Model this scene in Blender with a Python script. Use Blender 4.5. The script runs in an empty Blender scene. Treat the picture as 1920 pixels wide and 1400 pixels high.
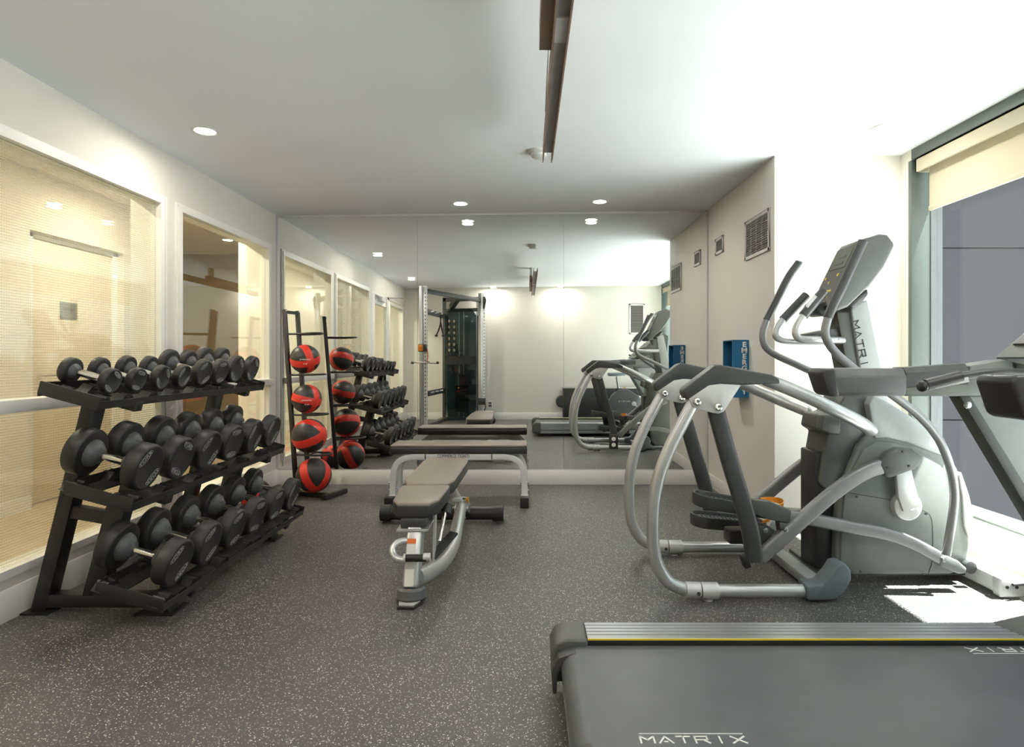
import bpy, bmesh, math, random
from mathutils import Vector, Matrix
random.seed(4)
R = math.radians
PI = math.pi
sc = bpy.context.scene
COL = sc.collection

# ------------------------------------------------------------------ camera, world, sun, exposure
FPX, CX, CY, CAMZ = 1120.0, 987.0, 671.0, 1.138
cam_d = bpy.data.cameras.new('camera'); cam_d.sensor_width = 36.0; cam_d.lens = 36.0*FPX/1920.0
cam_d.shift_x = (960.0-CX)/1920.0; cam_d.shift_y = (CY-700.0)/1920.0
cam_d.clip_start = 0.02
cam = bpy.data.objects.new('camera', cam_d); COL.objects.link(cam)
cam.location = (0, 0, CAMZ); cam.rotation_euler = (R(90), 0, 0)
sc.camera = cam

w = bpy.data.worlds.new('world'); sc.world = w; w.use_nodes = True
bg = w.node_tree.nodes['Background']
bg.inputs[0].default_value = (0.88, 0.95, 1.0, 1); bg.inputs[1].default_value = 1.3

sun_d = bpy.data.lights.new('sun', 'SUN'); sun_d.energy = 38.0; sun_d.angle = R(0.6); sun_d.color = (1.0, 0.985, 0.95)
sun = bpy.data.objects.new('sun', sun_d); COL.objects.link(sun)
sun.rotation_euler = Vector((-0.865, 0.05, -2.08)).to_track_quat('-Z', 'Y').to_euler()
sun.location = (6, 0, 8)

sc.view_settings.view_transform = 'Standard'; sc.view_settings.look = 'None'
sc.view_settings.gamma = 1.0; sc.view_settings.use_curve_mapping = False
sc.view_settings.exposure = 0.52
sc.cycles.max_bounces = 10; sc.cycles.diffuse_bounces = 6; sc.cycles.transparent_max_bounces = 16
sc.cycles.glossy_bounces = 6
sc.cycles.caustics_reflective = False; sc.cycles.caustics_refractive = False
sc.cycles.sample_clamp_indirect = 6.0
SPOT_W = 4.8          # each recessed lamp of the gym
HALL_W = 24.0          # each recessed lamp of the corridor

# ------------------------------------------------------------------ materials
MAT = {}
def mat(name, col, rough=0.5, metal=0.0, var=0.06, scale=30.0, bump=0.0, bscale=200.0, spec=0.5, emit=None, estr=0.0, coat=0.0):
    m = bpy.data.materials.new(name); m.use_nodes = True
    nt = m.node_tree; b = nt.nodes['Principled BSDF']
    b.inputs['Roughness'].default_value = rough; b.inputs['Metallic'].default_value = metal
    b.inputs['Specular IOR Level'].default_value = spec
    b.inputs['Coat Weight'].default_value = coat
    tc = nt.nodes.new('ShaderNodeTexCoord')
    if var > 0:
        n = nt.nodes.new('ShaderNodeTexNoise'); n.inputs['Scale'].default_value = scale; n.inputs['Detail'].default_value = 3
        nt.links.new(tc.outputs['Object'], n.inputs['Vector'])
        r = nt.nodes.new('ShaderNodeValToRGB')
        r.color_ramp.elements[0].position = 0.3; r.color_ramp.elements[1].position = 0.7
        r.color_ramp.elements[0].color = (col[0]*(1-var), col[1]*(1-var), col[2]*(1-var), 1)
        r.color_ramp.elements[1].color = (min(1, col[0]*(1+var)), min(1, col[1]*(1+var)), min(1, col[2]*(1+var)), 1)
        nt.links.new(n.outputs['Fac'], r.inputs['Fac']); nt.links.new(r.outputs['Color'], b.inputs['Base Color'])
    else:
        b.inputs['Base Color'].default_value = (*col, 1)
    if bump > 0:
        n2 = nt.nodes.new('ShaderNodeTexNoise'); n2.inputs['Scale'].default_value = bscale
        nt.links.new(tc.outputs['Object'], n2.inputs['Vector'])
        bp = nt.nodes.new('ShaderNodeBump'); bp.inputs['Strength'].default_value = bump; bp.inputs['Distance'].default_value = 0.002
        nt.links.new(n2.outputs['Fac'], bp.inputs['Height']); nt.links.new(bp.outputs['Normal'], b.inputs['Normal'])
    if emit:
        b.inputs['Emission Color'].default_value = (*emit, 1); b.inputs['Emission Strength'].default_value = estr
    MAT[name] = m
    return m

mat('wall_paint', (0.76, 0.74, 0.66), 0.75, var=0.015, scale=4, bump=0.05, bscale=400)
mat('ceiling_paint', (0.89, 0.915, 0.95), 0.85, var=0.012, scale=2)
mat('trim_paint', (0.87, 0.86, 0.80), 0.4, var=0.01, scale=5)
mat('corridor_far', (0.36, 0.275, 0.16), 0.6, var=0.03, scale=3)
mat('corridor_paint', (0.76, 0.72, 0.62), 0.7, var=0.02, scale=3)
mat('corridor_door', (0.74, 0.66, 0.50), 0.45, var=0.01)
mat('corridor_floor', (0.50, 0.40, 0.26), 0.4, var=0.12, scale=6)
mat('black_steel', (0.018, 0.018, 0.019), 0.42, var=0.1, scale=80, bump=0.15, bscale=500)
mat('rubber_black', (0.022, 0.022, 0.023), 0.48, var=0.1, scale=60, bump=0.1, bscale=600)
mat('plastic_black', (0.02, 0.02, 0.021), 0.4, var=0.08)
mat('grey_rubber', (0.10, 0.105, 0.11), 0.45, var=0.08)
mat('chrome', (0.72, 0.70, 0.66), 0.22, 1.0, var=0.04, scale=60)
mat('chrome_bolt', (0.75, 0.75, 0.74), 0.15, 1.0, var=0.02)
mat('silver_paint', (0.56, 0.57, 0.57), 0.32, 0.65, var=0.03)
mat('silver_plate', (0.60, 0.60, 0.60), 0.4, 0.35, var=0.03)
mat('white_metal', (0.66, 0.66, 0.64), 0.35, var=0.02)
mat('sage_plastic', (0.19, 0.205, 0.195), 0.42, var=0.04, bump=0.06, bscale=500)
mat('sage_light', (0.36, 0.38, 0.38), 0.38, var=0.03)
mat('dark_sage', (0.085, 0.09, 0.085), 0.42, var=0.06, bump=0.08, bscale=500)
mat('charcoal', (0.05, 0.052, 0.053), 0.4, var=0.06, bump=0.06, bscale=500)
mat('slate_blue', (0.13, 0.16, 0.18), 0.4, var=0.05)
mat('arm_grey', (0.26, 0.26, 0.265), 0.35, 0.35, var=0.04)
mat('console_face', (0.07, 0.07, 0.062), 0.5, var=0.05)
mat('lcd', (0.20, 0.21, 0.17), 0.15, var=0.05)
mat('yellow_print', (0.75, 0.55, 0.06), 0.4, var=0.03)
mat('red_print', (0.6, 0.05, 0.03), 0.4, var=0.03)
mat('orange_plastic', (0.85, 0.30, 0.02), 0.35, var=0.05)
mat('yellow_knob', (0.85, 0.45, 0.03), 0.35, var=0.05)
mat('vinyl_taupe', (0.23, 0.195, 0.162), 0.38, var=0.05, bump=0.12, bscale=350)
mat('vinyl_side', (0.035, 0.036, 0.038), 0.4, var=0.08, bump=0.1, bscale=350)
mat('ball_black', (0.022, 0.022, 0.022), 0.4, var=0.15, scale=40, bump=0.25, bscale=260)
mat('ball_red', (0.68, 0.03, 0.018), 0.42, var=0.06, bump=0.15, bscale=260)
mat('white_print', (0.80, 0.80, 0.78), 0.5, var=0.02)
mat('grey_print', (0.42, 0.42, 0.41), 0.5, var=0.02)
mat('black_print', (0.02, 0.02, 0.02), 0.5, var=0.02)
mat('blue_sign', (0.012, 0.14, 0.32), 0.4, var=0.04)
mat('tan_inside', (0.30, 0.24, 0.15), 0.6, var=0.05)
mat('window_frame_dark', (0.095, 0.115, 0.105), 0.4, 0.2, var=0.03)
mat('window_frame_grey', (0.13, 0.135, 0.14), 0.6, var=0.03)
mat('window_frame_light', (0.50, 0.54, 0.52), 0.35, 0.3, var=0.03)
mat('ext_panel', (0.042, 0.0415, 0.047), 0.9, spec=0.1, var=0.03, scale=2)
mat('ext_joint', (0.02, 0.02, 0.022), 0.8, var=0.02)
mat('ext_ground', (0.60, 0.605, 0.61), 0.8, var=0.06, scale=5)
mat('belt', (0.092, 0.100, 0.110), 0.36, var=0.06, scale=12, bump=0.1, bscale=500)
mat('rail_alu', (0.42, 0.43, 0.45), 0.3, 0.75, var=0.05, scale=8)
mat('groove_dark', (0.10, 0.10, 0.11), 0.5, var=0.02)
mat('rust_steel', (0.27, 0.18, 0.12), 0.5, 0.2, var=0.18, scale=14, bump=0.1, bscale=90)
mat('zinc', (0.36, 0.36, 0.37), 0.5, 0.4, var=0.08, scale=12)
mat('vent_metal', (0.62, 0.60, 0.54), 0.4, var=0.02)
mat('vent_dark', (0.10, 0.095, 0.085), 0.7, var=0.02)
mat('plaque', (0.27, 0.27, 0.22), 0.4, 0.4, var=0.03)
mat('orange_sticker', (0.75, 0.16, 0.03), 0.5, var=0.02)
mat('paper_white', (0.70, 0.70, 0.66), 0.6, var=0.02)
mat('rope', (0.03, 0.02, 0.018), 0.8, var=0.2, scale=90)
mat('lamp_glow', (1, 1, 1), 0.5, var=0, emit=(1.0, 0.93, 0.80), estr=26.0)

# speckled rubber floor
def floor_mat():
    m = bpy.data.materials.new('speckled_rubber'); m.use_nodes = True; nt = m.node_tree; b = nt.nodes['Principled BSDF']
    tc = nt.nodes.new('ShaderNodeTexCoord')
    v = nt.nodes.new('ShaderNodeTexVoronoi'); v.inputs['Scale'].default_value = 215; v.feature = 'F1'
    nt.links.new(tc.outputs['Object'], v.inputs['Vector'])
    # random colour per cell picks which cells are chips
    sep = nt.nodes.new('ShaderNodeSeparateColor'); nt.links.new(v.outputs['Color'], sep.inputs[0])
    r = nt.nodes.new('ShaderNodeValToRGB'); cr = r.color_ramp; cr.interpolation = 'CONSTANT'
    cr.elements[0].position = 0; cr.elements[0].color = (0, 0, 0, 1)
    cr.elements[1].position = 0.74; cr.elements[1].color = (0.30, 0.30, 0.30, 1)
    e = cr.elements.new(0.92); e.color = (1, 1, 1, 1)
    nt.links.new(sep.outputs[0], r.inputs['Fac'])
    d = nt.nodes.new('ShaderNodeMath'); d.operation = 'LESS_THAN'; d.inputs[1].default_value = 0.46
    nt.links.new(v.outputs['Distance'], d.inputs[0])
    mul = nt.nodes.new('ShaderNodeMath'); mul.operation = 'MULTIPLY'
    nt.links.new(r.outputs['Color'], mul.inputs[0]); nt.links.new(d.outputs[0], mul.inputs[1])
    n = nt.nodes.new('ShaderNodeTexNoise'); n.inputs['Scale'].default_value = 1.3; n.inputs['Detail'].default_value = 4
    nt.links.new(tc.outputs['Object'], n.inputs['Vector'])
    r2 = nt.nodes.new('ShaderNodeValToRGB')
    r2.color_ramp.elements[0].position = .35; r2.color_ramp.elements[0].color = (0.066, 0.066, 0.067, 1)
    r2.color_ramp.elements[1].position = .65; r2.color_ramp.elements[1].color = (0.088, 0.084, 0.079, 1)
    nt.links.new(n.outputs['Fac'], r2.inputs['Fac'])
    mx = nt.nodes.new('ShaderNodeMix'); mx.data_type = 'RGBA'
    nt.links.new(mul.outputs[0], mx.inputs['Factor']); nt.links.new(r2.outputs['Color'], mx.inputs['A'])
    mx.inputs['B'].default_value = (0.72, 0.70, 0.65, 1)
    nt.links.new(mx.outputs['Result'], b.inputs['Base Color'])
    b.inputs['Roughness'].default_value = 0.42
    n3 = nt.nodes.new('ShaderNodeTexNoise'); n3.inputs['Scale'].default_value = 300
    nt.links.new(tc.outputs['Object'], n3.inputs['Vector'])
    bp = nt.nodes.new('ShaderNodeBump'); bp.inputs['Strength'].default_value = .25; bp.inputs['Distance'].default_value = .002
    nt.links.new(n3.outputs['Fac'], bp.inputs['Height']); nt.links.new(bp.outputs['Normal'], b.inputs['Normal'])
    MAT['floor'] = m
floor_mat()

def glass_mat(name, tint=(1, 1, 1), refl=1.0, grid=None):
    """clear pane: transparent with Fresnel reflection; grid = wire pitch of wired glass"""
    m = bpy.data.materials.new(name); m.use_nodes = True; nt = m.node_tree
    for n in list(nt.nodes):
        if n.type != 'OUTPUT_MATERIAL': nt.nodes.remove(n)
    out = [n for n in nt.nodes if n.type == 'OUTPUT_MATERIAL'][0]
    t = nt.nodes.new('ShaderNodeBsdfTransparent'); t.inputs[0].default_value = (*tint, 1)
    g = nt.nodes.new('ShaderNodeBsdfGlossy'); g.inputs['Roughness'].default_value = 0.0
    g.inputs[0].default_value = (1, 1, 1, 1)
    lw = nt.nodes.new('ShaderNodeLayerWeight'); lw.inputs[0].default_value = .5      # Schlick's curve, the same from both sides of the pane
    p5 = nt.nodes.new('ShaderNodeMath'); p5.operation = 'POWER'; p5.inputs[1].default_value = 5
    nt.links.new(lw.outputs['Facing'], p5.inputs[0])
    k = nt.nodes.new('ShaderNodeMath'); k.operation = 'MULTIPLY_ADD'; k.inputs[1].default_value = .95*min(1, refl); k.inputs[2].default_value = .045*refl
    nt.links.new(p5.outputs[0], k.inputs[0])
    mx = nt.nodes.new('ShaderNodeMixShader'); nt.links.new(k.outputs[0], mx.inputs[0])
    nt.links.new(t.outputs[0], mx.inputs[1]); nt.links.new(g.outputs[0], mx.inputs[2])
    last = mx
    if grid:
        tc = nt.nodes.new('ShaderNodeTexCoord'); sp = nt.nodes.new('ShaderNodeSeparateXYZ')
        nt.links.new(tc.outputs['Object'], sp.inputs[0])
        ms = []
        for ax in ('Y', 'Z'):
            d = nt.nodes.new('ShaderNodeMath'); d.operation = 'DIVIDE'; d.inputs[1].default_value = grid
            fr = nt.nodes.new('ShaderNodeMath'); fr.operation = 'FRACT'
            l = nt.nodes.new('ShaderNodeMath'); l.operation = 'LESS_THAN'; l.inputs[1].default_value = 0.24
            nt.links.new(sp.outputs[ax], d.inputs[0]); nt.links.new(d.outputs[0], fr.inputs[0]); nt.links.new(fr.outputs[0], l.inputs[0])
            ms.append(l)
        mxx = nt.nodes.new('ShaderNodeMath'); mxx.operation = 'MAXIMUM'
        nt.links.new(ms[0].outputs[0], mxx.inputs[0]); nt.links.new(ms[1].outputs[0], mxx.inputs[1])
        sc_ = nt.nodes.new('ShaderNodeMath'); sc_.operation = 'MULTIPLY_ADD'; sc_.inputs[1].default_value = 0.30; sc_.inputs[2].default_value = 0.10
        nt.links.new(mxx.outputs[0], sc_.inputs[0])
        df = nt.nodes.new('ShaderNodeBsdfDiffuse'); df.inputs[0].default_value = (0.50, 0.48, 0.40, 1)
        m2 = nt.nodes.new('ShaderNodeMixShader')
        nt.links.new(sc_.outputs[0], m2.inputs[0]); nt.links.new(mx.outputs[0], m2.inputs[1]); nt.links.new(df.outputs[0], m2.inputs[2])
        last = m2
    nt.links.new(last.outputs[0], out.inputs[0])
    MAT[name] = m
glass_mat('glass_corridor', (0.96, 0.97, 0.93), 1.3)
glass_mat('glass_wired', (0.94, 0.95, 0.91), 1.3, grid=0.0125)
glass_mat('glass_window', (0.93, 0.96, 0.95), 0.25)
glass_mat('smoked_acrylic', (0.52, 0.60, 0.60), 1.0)

def mirror_mat():
    m = bpy.data.materials.new('mirror_silver'); m.use_nodes = True; b = m.node_tree.nodes['Principled BSDF']
    b.inputs['Base Color'].default_value = (0.90, 0.92, 0.90, 1); b.inputs['Metallic'].default_value = 1; b.inputs['Roughness'].default_value = 0.0
    MAT['mirror'] = m
mirror_mat()
def shade_mat():
    m = bpy.data.materials.new('blind_fabric'); m.use_nodes = True; nt = m.node_tree
    for n in list(nt.nodes):
        if n.type != 'OUTPUT_MATERIAL': nt.nodes.remove(n)
    out = [n for n in nt.nodes if n.type == 'OUTPUT_MATERIAL'][0]
    d = nt.nodes.new('ShaderNodeBsdfDiffuse'); t = nt.nodes.new('ShaderNodeBsdfTranslucent')
    tc = nt.nodes.new('ShaderNodeTexCoord'); wv = nt.nodes.new('ShaderNodeTexNoise'); wv.inputs['Scale'].default_value = 215
    nt.links.new(tc.outputs['Object'], wv.inputs['Vector'])
    r = nt.nodes.new('ShaderNodeValToRGB'); r.color_ramp.elements[0].color = (0.62, 0.57, 0.44, 1); r.color_ramp.elements[1].color = (0.68, 0.63, 0.50, 1)
    nt.links.new(wv.outputs['Fac'], r.inputs[0]); nt.links.new(r.outputs[0], d.inputs[0]); nt.links.new(r.outputs[0], t.inputs[0])
    mx = nt.nodes.new('ShaderNodeMixShader'); mx.inputs[0].default_value = 0.30
    nt.links.new(d.outputs[0], mx.inputs[1]); nt.links.new(t.outputs[0], mx.inputs[2]); nt.links.new(mx.outputs[0], out.inputs[0])
    MAT['blind_fabric'] = m
shade_mat()

# ------------------------------------------------------------------ mesh helpers
def spline(pts, n=6):
    """Catmull-Rom through pts"""
    P = [Vector(p) for p in pts]
    if len(P) < 3: return P
    out = []
    for i in range(len(P)-1):
        p0 = P[i-1] if i else P[0]*2-P[1]; p1 = P[i]; p2 = P[i+1]; p3 = P[i+2] if i+2 < len(P) else P[-1]*2-P[-2]
        for k in range(n):
            t = k/n
            out.append(0.5*((2*p1)+(p2-p0)*t+(2*p0-5*p1+4*p2-p3)*t*t+(3*p1-p0-3*p2+p3)*t**3))
    out.append(P[-1]); return out

class MB:
    def __init__(s): s.v = []; s.f = []; s.mi = []; s.cur = 0
    def add(s, vs, fs):
        b = len(s.v); s.v += [tuple(v) for v in vs]
        for f in fs: s.f.append([b+i for i in f]); s.mi.append(s.cur)
        return s
    def box(s, x0, x1, y0, y1, z0, z1):
        vs = [(x, y, z) for x in (x0, x1) for y in (y0, y1) for z in (z0, z1)]
        return s.add(vs, [(0, 1, 3, 2), (4, 6, 7, 5), (0, 4, 5, 1), (2, 3, 7, 6), (0, 2, 6, 4), (1, 5, 7, 3)])
    def bar(s, p0, p1, w, h, up=(0, 0, 1)):
        """box between two points; w = sideways, h = along up"""
        a = Vector(p0); b = Vector(p1); d = (b-a).normalized(); u = Vector(up)
        sd = d.cross(u).normalized(); u = sd.cross(d).normalized()
        vs = []
        for c in (a, b):
            for i, j in ((-1, -1), (1, -1), (1, 1), (-1, 1)): vs.append(c+sd*(i*w/2)+u*(j*h/2))
        return s.add(vs, [(0, 3, 2, 1), (4, 5, 6, 7), (0, 1, 5, 4), (1, 2, 6, 5), (2, 3, 7, 6), (3, 0, 4, 7)])
    def sweep(s, pts, prof, up=(0, 1, 0), scale=None, cap=True, closed=False):
        """sweep a 2-D profile along a path; frame kept steady against up"""
        P = [Vector(p) for p in pts]; n = len(P); m = len(prof); vs = []
        for i in range(n):
            if closed: d = (P[(i+1) % n]-P[i-1]).normalized()
            else: d = ((P[min(i+1, n-1)]-P[max(i-1, 0)])).normalized()
            u = Vector(up); sd = d.cross(u)
            if sd.length < 1e-4: sd = d.cross(Vector((1, 0, 0.01)))
            sd.normalize(); u2 = sd.cross(d).normalized(); k = scale[i] if scale else 1.0
            for a, b in prof: vs.append(P[i]+sd*(a*k)+u2*(b*k))
        fs = []
        for i in range(n if closed else n-1):
            j = (i+1) % n
            for q in range(m): fs.append((i*m+q, i*m+(q+1) % m, j*m+(q+1) % m, j*m+q))
        if cap and not closed: fs += [tuple(reversed(range(m))), tuple(range((n-1)*m, n*m))]
        return s.add(vs, fs)
    def tube(s, pts, r, seg=14, n=6, up=(0, 1, 0), smooth=True, rad=None, closed=False, ry=None):
        P = spline(pts, n) if smooth else [Vector(p) for p in pts]
        prof = [(r*math.cos(2*PI*i/seg), (ry or r)*math.sin(2*PI*i/seg)) for i in range(seg)]
        return s.sweep(P, prof, up, rad, closed=closed)
    def lathe(s, prof, o=(0, 0, 0), axis=(1, 0, 0), seg=28, arc=None):
        """prof: list of (distance along axis, radius)"""
        a = Vector(axis).normalized(); t = Vector((0, 0, 1)) if abs(a.z) < .9 else Vector((1, 0, 0))
        u = a.cross(t).normalized(); v = a.cross(u); o = Vector(o); vs = []; fs = []; m = len(prof)
        for i in range(seg):
            th = 2*PI*i/seg
            for (h, r) in prof: vs.append(o+a*h+(u*math.cos(th)+v*math.sin(th))*max(r, 1e-5))
        for i in range(seg):
            j = (i+1) % seg
            for k in range(m-1): fs.append((i*m+k, j*m+k, j*m+k+1, i*m+k+1))
        return s.add(vs, fs)
    def cyl(s, p0, p1, r, seg=20):
        p0 = Vector(p0); p1 = Vector(p1); L = (p1-p0).length
        return s.lathe([(0, 0), (0, r), (L, r), (L, 0)], p0, p1-p0, seg)
    def extr(s, poly, axis, t0, t1):
        """extrude a polygon; axis 'y': poly=(x,z); 'x': poly=(y,z); 'z': poly=(x,y)"""
        def P(a, b, t): return {'y': (a, t, b), 'x': (t, a, b), 'z': (a, b, t)}[axis]
        n = len(poly); vs = [P(a, b, t0) for a, b in poly]+[P(a, b, t1) for a, b in poly]
        fs = [tuple(range(n)), tuple(reversed(range(n, 2*n)))]+[(i, n+i, n+(i+1) % n, (i+1) % n) for i in range(n)]
        return s.add(vs, fs)
    def ell(s, c, rx, ry, rz, seg=20, rings=12):
        vs = []; fs = []
        for i in range(rings+1):
            ph = PI*i/rings
            for j in range(seg):
                th = 2*PI*j/seg
                vs.append((c[0]+rx*math.sin(ph)*math.cos(th), c[1]+ry*math.sin(ph)*math.sin(th), c[2]+rz*math.cos(ph)))
        for i in range(rings):
            for j in range(seg): fs.append((i*seg+j, (i+1)*seg+j, (i+1)*seg+(j+1) % seg, i*seg+(j+1) % seg))
        return s.add(vs, fs)
    def build(s, name, mtl, parent=None, bevel=0.0, bseg=2, ang=40, local=False):
        me = bpy.data.meshes.new(name)
        off = Vector((0, 0, 0))
        if parent is not None and not local:
            p = parent
            while p: off += p.location; p = p.parent
        me.from_pydata([tuple(Vector(v)-off) for v in s.v], [], s.f)
        mats = mtl if isinstance(mtl, (list, tuple)) else [mtl]
        for q in mats: me.materials.append(MAT[q])
        if len(mats) > 1: me.polygons.foreach_set('material_index', s.mi)
        bm = bmesh.new(); bm.from_mesh(me)
        bmesh.ops.remove_doubles(bm, verts=bm.verts, dist=2e-5)
        bmesh.ops.recalc_face_normals(bm, faces=bm.faces)
        if bevel > 0:
            ed = [e for e in bm.edges if len(e.link_faces) == 2 and e.calc_face_angle(0) > R(28)]
            bmesh.ops.bevel(bm, geom=ed, offset=bevel, segments=bseg, profile=0.5, affect='EDGES', clamp_overlap=True)
        bm.to_mesh(me); bm.free()
        me.shade_smooth(); me.set_sharp_from_angle(angle=R(ang))
        o = bpy.data.objects.new(name, me); COL.objects.link(o)
        if parent is not None: o.parent = parent
        return o

def thing(name, label, cat, loc=(0, 0, 0), group=None):
    o = bpy.data.objects.new(name, None); COL.objects.link(o); o.empty_display_size = .05
    o.location = loc; o['label'] = label; o['category'] = cat
    if group: o['group'] = group
    return o
def tag(o, label, cat, group=None):
    o['label'] = label; o['category'] = cat
    if group: o['group'] = group
    return o
def struct(o): o['kind'] = 'structure'; return o
def copy_tree(o, parent=None):
    c = o.copy(); COL.objects.link(c)
    if parent is not None: c.parent = parent
    for ch in list(o.children): copy_tree(ch, c)
    return c
def partlabel(o, l): o['label'] = l; return o

def text(name, s, size, mtl, parent, origin, xdir, updir, extrude=0.0006, align='CENTER', wide=1.0, local=False, bold=0.0):
    """flat lettering; xdir = reading direction, updir = letter tops"""
    cu = bpy.data.curves.new(name, 'FONT'); cu.body = s; cu.size = size; cu.extrude = extrude; cu.resolution_u = 2
    cu.offset = bold; cu.align_x = align; cu.align_y = 'CENTER'
    t = bpy.data.objects.new('tmp', cu); COL.objects.link(t)
    bpy.context.view_layer.update()
    me = bpy.data.meshes.new_from_object(t.evaluated_get(bpy.context.evaluated_depsgraph_get()))
    bpy.data.objects.remove(t); bpy.data.curves.remove(cu)
    x = Vector(xdir).normalized(); y = Vector(updir).normalized(); z = x.cross(y).normalized()
    off = Vector((0, 0, 0)); p = parent
    while p and not local: off += p.location; p = p.parent
    o_ = Vector(origin)
    for v in me.vertices: c = v.co.copy(); v.co = o_+x*(c.x*wide)+y*c.y+z*c.z-off
    me.name = name; me.materials.clear(); me.materials.append(MAT[mtl])
    o = bpy.data.objects.new(name, me); COL.objects.link(o)
    if parent: o.parent = parent
    return o

GLYPH = {'M': [[(0, 0), (0, 1), (.5, .45), (1, 1), (1, 0)]], 'A': [[(0, 0), (.5, 1), (1, 0)], [(.40, .22), (.60, .22)]],
         'T': [[(0, 1), (1, 1)], [(.5, 1), (.5, 0)]], 'R': [[(0, 0), (0, 1), (.9, 1), (.9, .5), (0, .5)], [(.55, .5), (1, 0)]],
         'I': [[(.5, 0), (.5, 1)]], 'X': [[(0, 0), (1, 1)], [(0, 1), (1, 0)]]}
def logo(parent, mtl, origin, xdir, updir, width, height, line=None, name='lettering'):
    """wide angular letters M A T R I X drawn as strokes"""
    x = Vector(xdir).normalized(); y = Vector(updir).normalized(); nrm = x.cross(y)
    mb = MB(); o = Vector(origin); cw = width/6.0; sw = height*0.17
    for i, ch in enumerate('MATRIX'):
        for st in GLYPH[ch]:
            for a, b in zip(st, st[1:]):
                A = o+x*(i*cw+a[0]*cw*.74-width/2)+y*(a[1]*height-height/2); B = o+x*(i*cw+b[0]*cw*.74-width/2)+y*(b[1]*height-height/2)
                d = (B-A).normalized(); mb.bar(A-d*sw*.4, B+d*sw*.4, sw, .0012, nrm)
    if line: mb.bar(o-x*(width*.5)+y*line, o+x*(width*.46)+y*line, sw*.55, .0012, nrm)
    return mb.build(name, mtl, parent, ang=60)

def px(x, y, Y):
    """point of the place seen at pixel (x, y), at depth Y"""
    return Vector(((x-CX)*Y/FPX, Y, CAMZ-(y-CY)*Y/FPX))
def pxz(pts, Y): return [((a-CX)*Y/FPX, CAMZ-(b-CY)*Y/FPX) for a, b in pts]

# ------------------------------------------------------------------ the room
XL, XP, XW, YM, YB, YP = -2.257, 1.638, 2.471, 5.38, -0.30, 3.94
def ceil_z(x): return 2.425+(min(max(x, XL), XP)-XL)*(0.048/(XP-XL))

m = MB(); m.box(-2.46, 2.62, -0.5, 5.6, -0.12, 0.0)
struct(m.build('floor', 'floor'))
m = MB(); m.extr([(-2.46, ceil_z(XL)), (XL, ceil_z(XL)), (XP, ceil_z(XP)), (2.75, ceil_z(XP)), (2.75, 2.75), (-2.46, 2.75)], 'y', -0.5, 5.6)
struct(m.build('ceiling', 'ceiling_paint'))
# back wall, front wall behind the mirror, pillar
m = MB(); m.box(-2.46, 2.75, -0.5, YB, 0, 2.6); struct(m.build('wall_back', 'wall_paint'))
m = MB(); m.box(-2.46, XP+.02, YM+.01, 5.6, 0, 2.6); struct(m.build('wall_front', 'wall_paint'))
m = MB(); m.box(XP, 2.655, YP, 5.6, 0, 2.6).box(XW, 2.655, 3.83, YP, 0, 2.6)
struct(m.build('wall_right', 'wall_paint'))
m = MB(); m.box(2.45, 2.655, -.5, 3.83, 0, .147).box(XW, 2.655, -.5, YB+.119, .147, 2.6)
struct(m.build('wall_window', 'wall_paint'))
m = MB(); m.box(2.395, 2.56, YB+.15, 3.83, .147, .183); struct(m.build('trim_window_sill', 'trim_paint', bevel=.003))
m = MB(); m.box(XL+.01, XP-.012, YM-.012, YM+.01, 0, .128); struct(m.build('baseboard_front', 'trim_paint', bevel=.002))
m = MB(); m.box(XP-.014, XP, YP-.014, YM-.012, 0, .11).box(XP, 2.44, YP-.014, YP, 0, .11); struct(m.build('baseboard_right', 'trim_paint', bevel=.002))
m = MB(); m.box(XL+.02, 2.44, YB, YB+.014, 0, .13); struct(m.build('baseboard_back', 'trim_paint', bevel=.002))

# left wall with its openings
WT = 2.126
m = MB()
m.box(XL-.2, XL, -.5, 5.6, WT, 2.6)
for y0, y1 in ((3.707, 3.865), (5.244, 5.6), (2.0, 2.2), (.93, 1.04), (-.5, -.12)): m.box(XL-.2, XL, y0, y1, 0, WT)
for y0, y1 in ((2.2, 3.707), (3.865, 5.244)): m.box(XL-.2, XL+.012, y0, y1, 0, .184)
struct(m.build('wall_left', 'wall_paint'))
m = MB(); m.box(XL, XL+.016, 2.03, YM, 0, .14).box(XL, XL+.016, -.3, .93, 0, .12)
struct(m.build('baseboard_left', 'trim_paint', bevel=.002))

def left_window(idx, y0, y1, z0, z1, glass, mid=True):
    fr = MB(); t = .036
    for a, b, c, d in ((y0, y1, z1-t, z1), (y0, y1, z0, z0+t), (y0, y0+t, z0, z1), (y1-t, y1, z0, z1)):
        fr.box(XL-.05, XL+.014, a, b, c+(t if d-c > .1 else 0), d-(t if d-c > .1 else 0))
    o = struct(fr.build('window_%d' % idx, 'trim_paint'))
    for a, b, c, d in ((y0-.03, y1+.03, z1+.001, z1+.015), (y0-.03, y0-.016, z0, z1), (y1+.016, y1+.03, z0, z1)):
        MB().box(XL+.0005, XL+.010, a, b, c, d).build('casing_bead', 'trim_paint', o)
    zs = [(z0+t, z1-t)]
    if mid:
        r = MB(); r.box(XL-.05, XL+.045, y0, y1, .90, .957).build('mid_rail', 'trim_paint', o, bevel=.003)
        zs = [(z0+t, .90), (.957, z1-t)]
    for a, b in zs:
        g = MB(); g.box(XL-.026, XL-.020, y0+t, y1-t, a, b).build('pane', glass, o)
    return o
left_window(1, 2.2, 3.707, .184, WT, 'glass_wired')
left_window(2, 3.865, 5.244, .184, WT, 'glass_corridor')
left_window(3, -.12, .93, .12, 2.05, 'glass_corridor', mid=False)
m = MB(); m.box(XL-.2, XL, -.12, 2.0, 2.09, WT); struct(m.build('trim_1', 'trim_paint'))
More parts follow.
